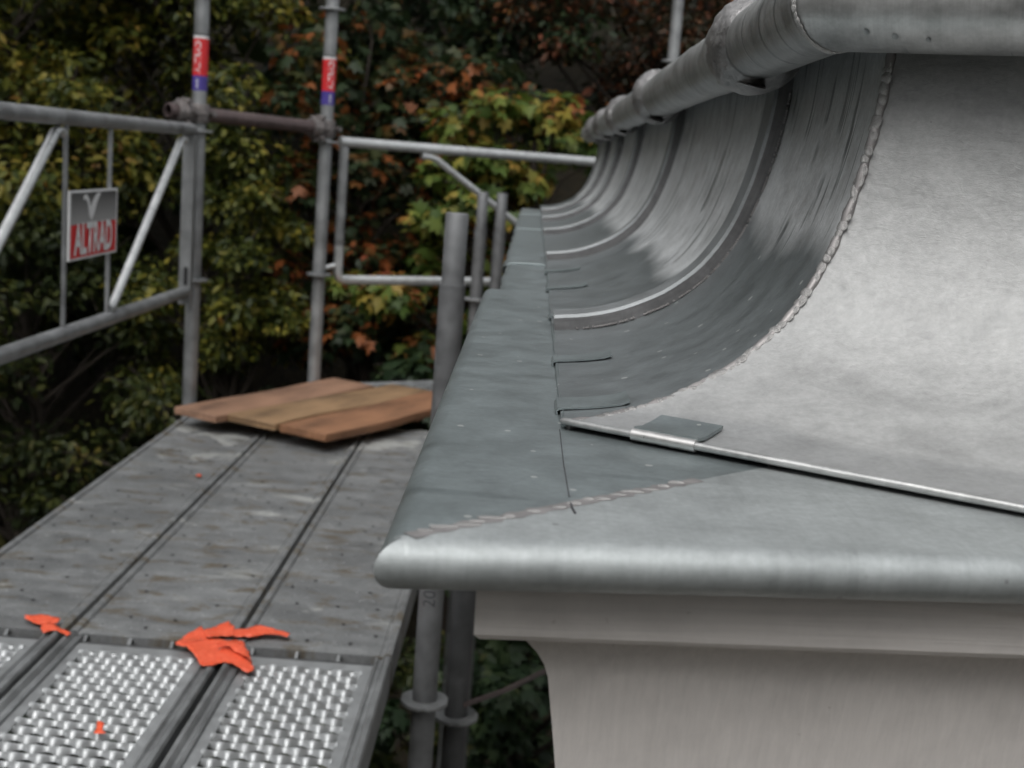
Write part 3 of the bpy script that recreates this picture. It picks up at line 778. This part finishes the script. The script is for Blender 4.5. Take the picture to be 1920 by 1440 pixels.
# the sign on that frame
sg = empty('scaffold_sign', 'small grey and red sign with white lettering on the left guardrail', 'sign', (XG + .008, 3.31, .63))
def sbox(name, y0, y1, z0, z1, x0, x1, mat, parent=sg):
    mb = MB(); mb.box((XG + x0, y0, z0), (XG + x1, y1, z1)); return local(sg, mb.build(name, mat, parent, smooth=False))
def grad_mat():
    m, t, b = nt('grey_graded_print'); v = coords(t, 'Object'); sp = N(t, 'ShaderNodeSeparateXYZ'); t.links.new(v, sp.inputs[0])
    f = math_n(t, 'DIVIDE', math_n(t, 'SUBTRACT', sp.outputs['Z'], .712), .075)
    t.links.new(ramp(t, f, [(0, .36), (1, .085)]), b.inputs['Base Color']); b.inputs['Roughness'].default_value = .45; return m
M['grad'] = grad_mat()
S0, S1, SZ0, SZM, SZ1 = 3.145, 3.485, .629, .712, .790
sbox('backing_plate', S0 - .012, S1 + .012, SZ0 - .006, SZ1 + .006, .008, .012, M['white_print'])
sbox('grey_panel', S0, S1, SZM, SZ1, .012, .013, M['grad'])
sbox('red_panel', S0, S1, SZ0, SZM - .0005, .012, .013, M['red'])
me = text_mesh('ALTRAD', .108, 0, .0034, .70)
for v in me.vertices: v.co = Vector((XG + .0138, (S0 + S1) / 2 - .003 + v.co.x, (SZ0 + SZM) / 2 + v.co.y))
local(sg, link_mesh('lettering', me, M['white_print'], sg))
# bird mark: two curved wings meeting in a point
wing_l = [(-.062, .030), (-.050, .034), (-.036, .032), (-.022, .022), (-.010, .002), (-.004, -.034), (-.020, -.020), (-.024, -.004), (-.032, .012), (-.042, .020), (-.054, .022), (-.064, .018)]
wing_r = [(-.010, .002), (.006, .018), (.024, .030), (.044, .036), (.066, .035), (.056, .026), (.042, .016), (.028, -.002), (.014, -.020), (-.004, -.036)]
mb = MB()
for w in (wing_l, wing_r):
    mb.add([(XG + .0138 + (.0003 if w is wing_r else 0), (S0 + S1) / 2 - .025 + a, (SZM + SZ1) / 2 + .001 + b) for a, b in w], [tuple(range(len(w) - 1, -1, -1))] if w is wing_l else [tuple(range(len(w) - 1, -1, -1))])
local(sg, mb.build('bird_mark', M['white_print'], sg, smooth=False))

# second guardrail frame, turning the far corner
A2 = R(33); E0 = Vector((-.768, 4.885, 0)); ED = Vector((math.cos(A2), math.sin(A2), 0))
g2 = empty('guardrail_frame', 'galvanised guardrail frame across the far end behind the short poles', 'guardrail', (E0.x, E0.y, .5), 0, 'scaffold guardrail frames')
def e2(s, z, o=0): p = E0 + ED * s + Vector((-ED.y, ED.x, 0)) * o; return (p.x, p.y, z)
gp(g2, 'top_rail', [e2(.03, .972), e2(2.1, .972)], .0195, 'galv_bright')
gp(g2, 'bottom_rail', [e2(.048, .60), e2(.048, .475), e2(.054, .458), e2(.069, .450), e2(.12, .449), e2(2.1, .455)], .0185, 'galv_bright')
gp(g2, 'end_post', [e2(.048, .955), e2(.048, .58)], .0185, 'galv')
gp(g2, 'diagonal_brace', [e2(.38, .942), e2(.415, .941), e2(.445, .934), e2(.48, .912), e2(.87, .680), e2(1.22, .47)], .0135, 'galv_bright', 14)
gp(g2, 'diagonal_brace', [e2(1.35, .944), e2(1.40, .936), e2(1.43, .915), e2(1.95, .50)], .0135, 'galv_bright', 14)
gp(g2, 'hook', [e2(-.02, .490, .0), e2(.02, .50, -.0), e2(.048, .507, 0)], .010, 'galv_bright', 10)

# brown tie tube with couplers
Bv0, Bv1 = Vector((-1.208, 4.235, 1.027)), Vector((-.768, 4.849, 1.0135))
bt = empty('tie_tube', 'weathered brown scaffold tube with open end joining the two stickered poles', 'scaffold tube', tuple(Bv0))
dB = (Bv1 - Bv0).normalized(); pb = Vector((dB.y, -dB.x, 0))
mb = MB(); n = 24; P = []
zax = Vector((0, 0, 1))
for (cpt, rr) in ((Bv0 + dB * .15, .0195), (Bv0, .0195), (Bv0, .0225), (Bv0 + dB * .001, .024), (Bv1 - dB * .001, .024), (Bv1, .0225), (Bv1, .0195), (Bv1 - dB * .15, .0195)):
    P.append([tuple(cpt + (pb * math.cos(2 * math.pi * k / n) + zax * math.sin(2 * math.pi * k / n)) * rr) for k in range(n + 1)])
mb.grid(P); local(bt, mb.build('tube', M['brown_tube'], bt, angle=40, flip=True))
mb = MB(); mb.tube([Bv0 + dB * .14, Bv0 + dB * .141], .0194, 16); local(bt, mb.build('bore', M['hole'], bt))
def coupler(center, tube_pt, label):
    c = empty('tube_coupler', label, 'coupler', tuple(center), 0, 'swivel couplers on the tie tube')
    def cylr(name, p, ax, r0, r1, L, n=20, cut=None):
        mb = MB(); ax = ax.normalized(); ref = Vector((0, 0, 1)) if abs(ax.z) < .8 else Vector((1, 0, 0)); u = ax.cross(ref).normalized(); v = ax.cross(u); P = []
        for (rr, d) in ((r0, -L / 2), (r1 - .001, -L / 2), (r1, -L / 2 + .002), (r1, -.006), (r1 + .003, -.004), (r1 + .003, .004), (r1, .006), (r1, L / 2 - .002), (r1 - .001, L / 2), (r0, L / 2)):
            P.append([tuple(p + ax * d + (u * math.cos(2 * math.pi * k / n) + v * math.sin(2 * math.pi * k / n)) * rr) for k in range(n + 1)])
        mb.grid(P); return local(c, mb.build(name, M['coupler'], c, angle=40))
    cylr('upright_clamp', center, Vector((0, 0, 1)), .0245, .034, .062)
    cylr('tube_clamp', tube_pt, dB, .0245, .034, .062)
    mid = (center + tube_pt) / 2
    mb = MB(); mb.tube([center.lerp(tube_pt, .3), center.lerp(tube_pt, .7)], .018, 12); local(c, mb.build('swivel_disc', M['coupler'], c))
    for (p, ax, sgn) in ((center, Vector((0, 0, 1)), 1), (tube_pt, dB, -1), (center, Vector((0, 0, 1)), -1), (tube_pt, dB, 1)):
        o1 = dB * sgn if ax.z > .5 else Vector((0, 0, sgn))
        q = p + o1 * .036 + pb * .008
        mb = MB(); e = .024; dr = (pb * .9 + ax * .1).normalized()
        mb.tube([q - dr * .022, q + dr * .018], .006, 8); mb.tube([q + dr * .018, q + dr * .030], .0105, 6); mb.tube([q - dr * .03, q - dr * .020], .009, 6)
        mb.box((q.x - .008, q.y - .008, q.z - .012), (q.x + .008, q.y + .008, q.z + .012))
        local(c, mb.build('bolt', M['coupler'], c, angle=30))
cl = Vector((PLX, PLY, 1.026)); kk = (cl - Bv0).dot(dB); coupler(cl, Bv0 + dB * (kk - .062), 'rusty swivel coupler on the left stickered pole near the open tube end')
cr_ = Vector((P2X, P2Y, 1.014)); kk = (cr_ - Bv0).dot(dB); coupler(cr_, Bv0 + dB * (kk - .055), 'rusty swivel coupler on the stickered pole behind the boards')

# ledger under the deck joint and thin tie rod under the eave
lg = MB(); lg.tube([(-1.2, 2.345, -.10), (-.215, 2.345, -.10)], .024, 16); tag(lg.build('deck_ledger', M['galv']), 'cross tube carrying the deck joint beside the near pole', 'scaffold tube')
lg = MB(); lg.tube([(-1.2, 4.38, -.085), (-.10, 4.38, -.085)], .024, 16); tag(lg.build('deck_ledger', M['galv']), 'cross tube under the deck end below the wooden boards', 'scaffold tube')
lg = MB(); lg.tube([(-.06, 2.5, -.165), (.02, 2.7, -.215), (.5, 3.95, -.46)], .006, 8); tag(lg.build('tie_rod', M['brown_tube']), 'thin rusty rod under the eave, from the dark pole to the wall', 'rod')

# ------------------------------------------------------------------ deck planks
def far_plank(x0, x1, y0, y1, label, z=0.0, rot=None):
    t = empty('steel_deck_plank', label, 'deck plank', ((x0 + x1) / 2, y0, z), 0, 'steel planks of the scaffold deck')
    e = .004; a, b = x0 + e, x1 - e
    prof = [(a, -.062), (a, -.004), (a + .002, .0035), (a + .006, .005), (a + .012, .005), (a + .016, .0025), (a + .018, -.002), (a + .023, -.002), (a + .026, 0), (b - .026, 0), (b - .023, -.002), (b - .018, -.002), (b - .016, .0025), (b - .012, .005), (b - .006, .005), (b - .002, .0035), (b, -.004), (b, -.062)]
    mb = MB(); nj = 24
    mb.grid([[(x, y0 + (y1 - y0) * j / nj, z + zz + .0012 * math.sin(j * 1.3 + x * 5) * (a + .03 < x < b - .03)) for j in range(nj + 1)] for x, zz in prof])
    mb.add([(x, y0, z + zz) for x, zz in prof], [tuple(range(len(prof) - 1, -1, -1))])
    local(t, mb.build('plank_body', M['deck'], t, angle=25, flip=True))
    # grip dimples: rows of small raised collars and drain holes
    hb = MB(); cb = MB(); ny = int((y1 - y0 - .1) / .05); nx = 8
    for j in range(ny):
        for i in range(nx):
            px_ = a + .045 + (b - a - .09) * (i + (.5 if j % 2 else 0)) / (nx - .5); py_ = y0 + .05 + j * .05
            if random.random() < .30: continue
            if (i + j * 2) % 3 == 0 and random.random() < .6:
                hb.add([(px_ + .0042 * math.cos(k * math.pi / 4), py_ + .0042 * math.sin(k * math.pi / 4), z + .0022) for k in range(8)], [tuple(range(8))])
            else:
                rr = .0075
                ring = [(px_ + rr * math.cos(k * math.pi / 4), py_ + rr * math.sin(k * math.pi / 4), z - .0005) for k in range(8)] + [(px_ + rr * .4 * math.cos(k * math.pi / 4), py_ + rr * .4 * math.sin(k * math.pi / 4), z + .0017) for k in range(8)]
                cb.add(ring, [(k, (k + 1) % 8, 8 + (k + 1) % 8, 8 + k) for k in range(8)] + [tuple(range(8, 16))])
    local(t, hb.build('drain_holes', M['hole'], t, smooth=False))['kind'] = 'stuff'
    local(t, cb.build('grip_dimples', M['deck'], t))['kind'] = 'stuff'
    # end hooks
    return t
JX = [-1.142, -.826, -.507, -.196]
JY = 2.315
far_plank(JX[0], JX[1], JY, 4.37, 'weathered grey steel plank with pale splashes, outermost of the far three')
far_plank(JX[1], JX[2], JY, 4.37, 'moss-stained grey steel plank, middle of the far three')
far_plank(JX[2], JX[3], JY, 4.37, 'rust-smeared grey steel plank beside the eave, innermost of the far three')

def grate_plank(x0, x1, y0, y1, label, z=-.004, M4=None):
    t = empty('perforated_deck_plank', label, 'deck plank', ((x0 + x1) / 2, y1, z), 0, 'steel planks of the scaffold deck')
    e = .006; a, b = x0 + e, x1 - e
    for s in (0, 1):
        xx = [a, a + .030] if s == 0 else [b - .030, b]
        pr = [(0, -.06), (0, .006), (.003, .011), (.010, .012), (.014, .008), (.017, .003), (.022, .003), (.026, .007), (.030, .005), (.031, -.004)]
        if s: pr = [(.031 - p, q) for p, q in pr][::-1]
        mb = MB(); mb.grid([[(xx[0] + p, y0 + (y1 - y0) * j / 6, z + q) for j in range(7)] for p, q in pr]); mb.add([(xx[0] + p, y1, z + q) for p, q in pr], [tuple(range(len(pr)))])
        local(t, mb.build('side_rail', M['galv'], t, angle=30, flip=True))
    # flat margins
    mb = MB(); mb.box((a + .031, y0, z - .004), (a + .050, y1 - .03, z - .001)); mb.box((b - .050, y0, z - .004), (b - .031, y1 - .03, z - .001)); mb.box((a + .031, y1 - .056, z - .0043), (b - .031, y1 - .022, z - .0013))
    local(t, mb.build('margin_strip', M['grate'], t, smooth=False))
    # expanded strands
    xa, xb = a + .046, b - .046; per = .0415; pitch = .0295; nx = int((xb - xa) / per * 10)
    mb = MB(); j = 0; y = y1 - .06
    while y > y0:
        ph = math.pi * (j % 2); P = [[], [], [], []]
        for i in range(nx + 1):
            x = xa + (xb - xa) * i / nx; c = math.cos(2 * math.pi * (x - xa) / per + ph)
            yc = y - .0048 * c; hz = .0028 * c
            w = .0056 + .0019 * c
            P[0].append((x, yc - w * .95, z - .0085 + hz * .4)); P[1].append((x, yc - w * .25, z - .0012 + hz)); P[2].append((x, yc + w * .55, z + .0006 + hz)); P[3].append((x, yc + w * .75, z - .0035 + hz))
        mb.grid(P); y -= pitch; j += 1
    local(t, mb.build('expanded_mesh', M['grate'], t, angle=60))['kind'] = 'stuff'
    # end plate with claws
    mb = MB(); mb.box((a + .012, y1 - .018, z - .05), (b - .012, y1 - .012, z - .002)); local(t, mb.build('end_plate', M['galv_dull'], t, smooth=False))
    for q in (.035, .12, .20, .272):
        mb = MB(); mb.tube([(a + q, y1 - .014, z - .010), (a + q, y1 + .004, z + .002), (a + q, y1 + .016, z - .006)], .004, 8); local(t, mb.build('claw', M['galv'], t))
    return t
grate_plank(JX[0], JX[1], .3, JY - .012, 'bright perforated steel plank at the bottom left corner, outermost of the near three')
grate_plank(JX[1], JX[2], .3, JY - .012, 'bright perforated steel plank, middle of the near three, with a tiny orange scrap')
grate_plank(JX[2], JX[3], .3, JY - .012, 'bright perforated steel plank, innermost of the near three, beside the near pole')
# ... plank of the next bay, seen as a pale sliver behind the boards
t3 = grate_plank(-.16, .15, -.2, 1.9, 'pale perforated plank of the next bay behind the wooden boards')
t3.location = (-.654, 4.997, -.004); t3.rotation_euler = (0, 0, A2 + R(90))

# ------------------------------------------------------------------ wooden boards at the end of the deck
def board(p0, ang, L, w, th, z, mat, label):
    bm = bevel_box((0, -w / 2, 0), (L, w / 2, th), .004, 2)
    bmesh.ops.bisect_plane(bm, geom=bm.verts[:] + bm.edges[:] + bm.faces[:], plane_co=(.03, 0, 0), plane_no=(1, .1, 0))
    for k_ in range(1, 9): bmesh.ops.bisect_plane(bm, geom=bm.verts[:] + bm.edges[:] + bm.faces[:], plane_co=(L * k_ / 9, 0, 0), plane_no=(1, random.uniform(-.1, .1), 0))
    ph_ = random.uniform(0, 6)
    for v in bm.verts:
        v.co.z += .003 * math.sin(v.co.x * 4.5 + ph_) + .0018 * math.sin(v.co.x * 11 + v.co.y * 20 + ph_); v.co.y += .0022 * math.sin(v.co.x * 9 + ph_) + random.uniform(-.0008, .0008)
        if v.co.x < .02: v.co.x += .008 * math.sin(v.co.y * 45 + ph_) + random.uniform(-.003, .003)
    o = bm_obj('wooden_board', bm, M[mat]); o.location = (p0[0], p0[1], z); o.rotation_euler = (0, R(0.0), ang)
    return tag(o, label, 'wooden board', 'boards lying across the deck end')
WA = R(61)
board((-1.050, 4.090), WA, .86, .198, .024, .044, 'wood_pink', 'pinkish wooden board lying farthest back across the deck end')
board((-.851, 4.040), WA, .92, .196, .024, .043, 'wood_yellow', 'yellowish wooden board lying in the middle of the three')
board((-.672, 3.952), WA + R(.3), .88, .198, .027, .040, 'wood_brown', 'brown wooden board lying nearest to the camera on the deck')
for (bx0, by0, ll, lab) in ((-.90, 4.30, .36, 'timber batten lying crosswise under the near ends of the boards'), (-.66, 4.70, .36, 'timber batten lying crosswise under the far ends of the boards')):
    bm = bevel_box((0, -.025, 0), (ll, .025, .040), .003, 1); o = bm_obj('timber_batten', bm, M['wood_brown']); o.location = (bx0, by0, .001); o.rotation_euler = (0, 0, R(-29)); tag(o, lab, 'timber batten')

# ------------------------------------------------------------------ orange film scraps
def scrap(sheets, label, name='film_scrap'):
    """thin film: sheets given as (outline, base height, fold amplitude, fold direction)"""
    bm = bmesh.new()
    for (outline, z, h, ang) in sheets:
        b2 = bmesh.new(); vs_ = [b2.verts.new((x, y, z)) for x, y in outline]; b2.faces.new(vs_)
        for k_ in range(1, 24):                       # slice into strips across both directions so that it can fold
            for dx, dy in ((math.cos(ang), math.sin(ang)), (-math.sin(ang), math.cos(ang))):
                cx_ = sum(p[0] for p in outline) / len(outline); cy_ = sum(p[1] for p in outline) / len(outline); d = (k_ - 12) * .0115
                bmesh.ops.bisect_plane(b2, geom=b2.verts[:] + b2.edges[:] + b2.faces[:], plane_co=(cx_ + dx * d, cy_ + dy * d, 0), plane_no=(dx, dy, 0))
        for v in b2.verts:
            u = v.co.x * math.cos(ang) + v.co.y * math.sin(ang); w = -v.co.x * math.sin(ang) + v.co.y * math.cos(ang)
            v.co.z += h * .6 * (.55 + .45 * math.sin(u * 62 + 3 * math.sin(w * 16))) + h * .35 * abs(math.sin(w * 47 + u * 20 + 1)) + random.uniform(0, h * .38); v.co.x += random.uniform(-.0018, .0018); v.co.y += random.uniform(-.0018, .0018)
        me_ = bpy.data.meshes.new('tmp'); b2.to_mesh(me_); b2.free(); bm.from_mesh(me_); bpy.data.meshes.remove(me_)
    o = bm_obj(name, bm, M['film'], smooth=True); o.data.set_sharp_from_angle(angle=R(14))
    sm = o.modifiers.new('thickness', 'SOLIDIFY'); sm.thickness = .0003
    return tag(o, label, 'plastic scrap', 'orange plastic scraps on the deck')
scrap([([(-0.605, 2.274), (-0.580, 2.304), (-0.557, 2.318), (-0.486, 2.308), (-0.464, 2.261), (-0.437, 2.182), (-0.449, 2.175), (-0.474, 2.192), (-0.498, 2.210), (-0.513, 2.190), (-0.533, 2.185), (-0.551, 2.217), (-0.578, 2.259)], .006, .006, .5),
       ([(-0.605, 2.274), (-0.598, 2.320), (-0.580, 2.367), (-0.553, 2.313), (-0.575, 2.286)], .008, .005, 1.1),
       ([(-0.573, 2.348), (-0.557, 2.369), (-0.536, 2.403), (-0.515, 2.367), (-0.509, 2.334), (-0.555, 2.310)], .010, .005, .2),
       ([(-0.521, 2.365), (-0.495, 2.380), (-0.478, 2.398), (-0.407, 2.373), (-0.408, 2.353), (-0.449, 2.352), (-0.477, 2.338), (-0.511, 2.331)], .008, .005, .1),
       ([(-0.529, 2.270), (-0.503, 2.295), (-0.477, 2.281), (-0.449, 2.208), (-0.471, 2.229), (-0.500, 2.260)], .014, .006, .9)], 'large crumpled orange plastic scrap lying over the plank joint')
scrap([([(-0.923, 2.358), (-0.894, 2.362), (-0.852, 2.350), (-0.846, 2.328), (-0.878, 2.316), (-0.914, 2.340)], .008, .005, .1),
       ([(-0.883, 2.329), (-0.857, 2.332), (-0.842, 2.312), (-0.808, 2.291), (-0.809, 2.269), (-0.840, 2.296), (-0.858, 2.280)], .006, .006, .8)], 'small twisted orange plastic scrap near the left of the plank joint')
scrap([([(-.636, 1.936), (-.626, 1.934), (-.620, 1.908), (-.610, 1.898), (-.630, 1.894)], .004, .005, .3)], 'tiny orange scrap on the middle perforated plank')
scrap([([(-.892, 3.52), (-.880, 3.525), (-.874, 3.50), (-.888, 3.498)], .003, .005, .3)], 'tiny orange speck on the outermost far plank')

# ------------------------------------------------------------------ trees
def leaf_cloud(name, mat, centers, radii, n, size, shape, parent=None, droop=.5):
    if shape == 'maple':
        tv = np.array([(0, 0, 0), (.16, .02, .02), (.50, .10, -.06), (.30, .30, .03), (.46, .62, -.08), (.20, .58, .04), (0, 1.0, -.10), (-.20, .58, .04), (-.46, .62, -.08), (-.30, .30, .03), (-.50, .10, -.06), (-.16, .02, .02), (0, .36, .05)])
        tf = [(12, i, i + 1) for i in range(0, 11)] + [(12, 11, 0)]
    else:
        tv = np.array([(0, 0, 0), (.24, .30, .06), (.20, .68, .03), (0, 1.0, -.10), (-.20, .68, .03), (-.24, .30, .06)])
        tf = [(0, 1, 2, 3), (0, 3, 4, 5)]
    ci = rng.integers(0, len(centers), n); C0 = np.asarray(centers)[ci]; Rr = np.asarray(radii)[ci]
    d = rng.normal(size=(n, 3)); d /= np.linalg.norm(d, axis=1)[:, None]
    rad = rng.random(n) ** .45
    pos = C0 + d * rad[:, None] * Rr
    # leaf frames: blade normal mostly up/outwards, tip drooping outwards
    up_ = np.tile(np.array([0, 0, 1.0]), (n, 1)) * .75 + d * .55 + rng.normal(size=(n, 3)) * .42
    zA = up_ / np.linalg.norm(up_, axis=1)[:, None]
    tip = d + rng.normal(size=(n, 3)) * .7 + np.array([0, 0, -droop]); tip -= (tip * zA).sum(1)[:, None] * zA
    yA = tip / np.linalg.norm(tip, axis=1)[:, None]; xA = np.cross(yA, zA)
    s = size * (.55 + 1.0 * rng.random(n) ** 1.2)
    V = pos[:, None, :] + s[:, None, None] * (tv[None, :, 0, None] * xA[:, None, :] + tv[None, :, 1, None] * yA[:, None, :] + tv[None, :, 2, None] * zA[:, None, :])
    k = len(tv); V = V.reshape(-1, 3).astype(np.float32)
    me = bpy.data.meshes.new(name); me.vertices.add(len(V)); me.vertices.foreach_set('co', V.ravel())
    ft = np.concatenate([np.array(f) for f in tf]); fl = np.array([len(f) for f in tf])
    loops = (ft[None, :] + (np.arange(n) * k)[:, None]).ravel().astype(np.int32); sizes = np.tile(fl, n)
    starts = np.concatenate([[0], np.cumsum(sizes)[:-1]]).astype(np.int32)
    me.loops.add(len(loops)); me.loops.foreach_set('vertex_index', loops)
    me.polygons.add(len(sizes)); me.polygons.foreach_set('loop_start', starts); me.polygons.foreach_set('loop_total', sizes.astype(np.int32))
    me.update(calc_edges=True); me.validate()
    return link_mesh(name, me, mat, parent)

def tree(name, label, c, r, leaf, shape, n, size, clumps=26, cr=.24, cat='tree', trunk_r=.09, group='trees on the wooded bank', lean=(0, 0)):
    c = Vector(c); bx_, by_ = c.x + lean[0], c.y + .35 + lean[1]; bz = gz(bx_, by_) - .15
    t = empty(name, label, cat, (bx_, by_, bz), 0, group)
    cen = []; rad = []
    for i in range(clumps):
        d = Vector((random.gauss(0, 1), random.gauss(0, 1), random.gauss(0, 1))).normalized() * (random.random() ** .42)
        p = Vector((c.x + d.x * r[0], c.y + d.y * r[1], c.z + d.z * r[2])); cen.append(p)
        q = cr * min(r) * random.uniform(.7, 1.35); rad.append((q * 1.15, q * 1.15, q * .75))
    mb = MB(); root = Vector((bx_, by_, bz)); top = Vector((c.x, c.y, c.z + r[2] * .45))
    path = []; m_ = 9
    for i in range(m_):
        f = i / (m_ - 1); p = root.lerp(top, f); wv = math.sin(f * math.pi)
        path.append(p + Vector((random.uniform(-1, 1), random.uniform(-1, 1), 0)) * .10 * wv)
    mb.tube(path, [trunk_r * (1.25 - 1.05 * i / (m_ - 1)) for i in range(m_)], 9)
    for p in cen:
        f = max(.25, min(.95, (p.z - root.z) / max(.1, (top.z - root.z)) - random.uniform(.1, .3))); i = int(f * (m_ - 1)); st_ = path[i].lerp(path[min(i + 1, m_ - 1)], f * (m_ - 1) - i)
        midp = st_.lerp(p, .5) + Vector((random.uniform(-.1, .1), random.uniform(-.1, .1), random.uniform(0, .15)))
        r0 = trunk_r * .30 * (1.2 - f * .6); mb.tube([st_, midp, p], [r0, r0 * .6, r0 * .22], 6)
        for _ in range(3):
            e = p + Vector((random.uniform(-1, 1), random.uniform(-1, 1), random.uniform(-.7, .9))) * cr * min(r) * 1.2
            mb.tube([midp.lerp(p, random.random()), e.lerp(p, .4) + Vector((0, 0, .03)), e], [r0 * .3, r0 * .2, .0025], 5)
    local(t, mb.build('trunk', M['bark'], t, angle=60))
    local(t, leaf_cloud('crown', M[leaf], [tuple(p) for p in cen], rad, n, size, shape, t))
    return t
T = [
 # label, centre, radii, leaf, shape, n, size, clumps
 ('yellow-green tree filling the upper left corner behind the guardrail', (-3.75, 8.6, 1.25), (1.35, 1.1, 1.45), 'leaf_yellow', 'ovate', 12555, 0.062, 46),
 ('olive and yellow tree behind the left stickered pole', (-2.45, 9.2, 1.35), (1.05, 1.0, 1.25), 'leaf_yellow', 'ovate', 10881, 0.058, 40),
 ('olive shrub-like tree behind the sign, below the guardrail', (-3.2, 8.1, -.65), (1.25, 1.0, 1.05), 'leaf_olive', 'ovate', 10462, 0.055, 40),
 ('bright yellow-green tree between the two stickered poles', (-1.95, 8.3, .02), (.72, .75, .90), 'leaf_yellow', 'ovate', 10881, 0.051, 34),
 ('dark olive tree behind the left end of the wooden boards', (-2.0, 7.7, -1.45), (1.15, .9, .85), 'leaf_olive', 'ovate', 9625, 0.051, 36),
 ('dark green bush at the lower left beside the deck', (-3.1, 7.2, -2.35), (1.2, .9, .75), 'leaf_dark', 'ovate', 6277, 0.055, 26),
 ('orange and dark green maple right of the stickered pole tops', (-1.25, 9.2, .95), (.85, .85, 1.0), 'leaf_orange', 'maple', 3770, 0.084, 34),
 ('orange-flecked green maple behind the second stickered pole', (-1.05, 8.8, -.15), (.75, .75, .85), 'leaf_orange', 'maple', 3190, 0.080, 28),
 ('lime, yellow and red maple before the far end of the roof', (-.02, 8.4, .72), (.80, .7, .80), 'leaf_lime', 'maple', 3600, 0.084, 30),
 ('dark green maple below the far guardrail', (-.35, 8.2, -.75), (.95, .8, .75), 'leaf_dark', 'maple', 3190, 0.092, 26),
 ('lime green maple behind the short poles', (-.38, 8.5, .15), (.85, .6, .62), 'leaf_lime', 'maple', 3200, 0.088, 24),
 ('orange-tipped dark maple above the far guardrail', (-.60, 9.4, 1.15), (.8, .7, .75), 'leaf_orange', 'maple', 2610, 0.080, 26),
 ('rust-red small-leaved tree at the top beside the ridge pipe', (.95, 10.2, 2.15), (1.25, 1.0, 1.15), 'leaf_rust', 'ovate', 13601, 0.055, 44),
 ('dark green tree at the top centre of the wood', (-.55, 10.4, 2.45), (1.2, 1.0, 1.2), 'leaf_dark', 'ovate', 10881, 0.066, 36),
 ('dark rusty tree low behind the wooden boards', (-1.0, 8.6, -1.45), (.9, .8, .75), 'leaf_orange', 'maple', 2465, 0.084, 24),
 ('dark green bush seen below the eave beside the cornice', (.10, 6.3, -1.75), (.75, .7, .65), 'leaf_dark', 'maple', 3190, 0.076, 24),
 ('olive bush deep below the deck edge', (-.75, 6.9, -2.55), (.9, .8, .7), 'leaf_olive', 'ovate', 7323, 0.062, 24),
 ('dark green tree hidden behind the zinc roof', (2.0, 9.4, .6), (1.2, 1.0, 1.4), 'leaf_dark', 'maple', 3480, 0.104, 24),
 ('tall dark tree standing highest behind the left trees', (-4.3, 11.5, 3.2), (2.3, 1.4, 2.9), 'leaf_olive', 'ovate', 9450, .14, 44),
 ('tall dark tree rising above the orange maples', (-1.4, 12.6, 3.8), (2.2, 1.4, 2.8), 'leaf_dark', 'ovate', 9450, .14, 44),
 ('tall rusty tree rising behind the ridge pipe', (1.9, 12.8, 3.8), (2.3, 1.4, 2.8), 'leaf_rust', 'ovate', 9450, .14, 44),
 ('yellowing tree standing left of the picture edge', (-5.9, 8.0, .6), (1.5, 1.3, 2.0), 'leaf_yellow', 'ovate', 6075, .10, 30),
 ('tall olive tree on the bank beyond the building, nearest to it', (4.4, 11.6, 2.6), (2.0, 1.4, 2.8), 'leaf_olive', 'ovate', 5500, .15, 34),
 ('tall dark tree on the bank beyond the building, second from it', (7.4, 12.0, 2.8), (2.2, 1.5, 3.0), 'leaf_dark', 'ovate', 5500, .16, 34),
 ('tall rusty tree on the bank beyond the building, third from it', (10.6, 12.0, 2.8), (2.3, 1.5, 3.0), 'leaf_rust', 'ovate', 5000, .17, 34),
 ('olive tree high up behind the upper left corner', (-3.3, 10.4, 2.6), (1.6, 1.0, 1.3), 'leaf_olive', 'ovate', 6500, .10, 40),
 ('yellow-leaved tree beyond the left end of the tie tube', (-4.9, 10.2, 1.2), (1.4, 1.0, 1.8), 'leaf_yellow', 'ovate', 6500, .10, 40),
]
for (lab, c, r, leaf, sh, n, sz, cl_) in T:
    tree('maple_tree' if sh == 'maple' else 'broadleaf_tree', lab, c, r, leaf, sh, n, sz, cl_)
# ground cover over the bank
pts = []; rads = []
for _ in range(420):
    x = random.uniform(-8, 5); y = random.uniform(5.2, 17); pts.append((x, y, gz(x, y) + .12)); rads.append((.5, .5, .22))
o = leaf_cloud('ground_cover', M['leaf_dark'], pts, rads, 18000, .11, 'ovate')
tag(o, 'dark leafy ground cover on the wooded bank', 'ground cover', kind='stuff')

# leaf mass added round behind the viewpoint, raised to darken cornice and roof
pts = []; rads = []
for _ in range(420):
    a = R(random.uniform(95, 350)); d = random.uniform(9.5, 13); x = math.sin(a) * d; y = math.cos(a) * d
    pts.append((x, y, random.uniform(-3.5, 8.0))); rads.append((1.1, 1.1, .9))
o = leaf_cloud('added_shade_wood', M['leaf_olive'], pts, rads, 26000, .42, 'ovate')
tag(o, 'dark leaf mass added behind the viewpoint to shade the cornice and roof', 'wood', kind='stuff')
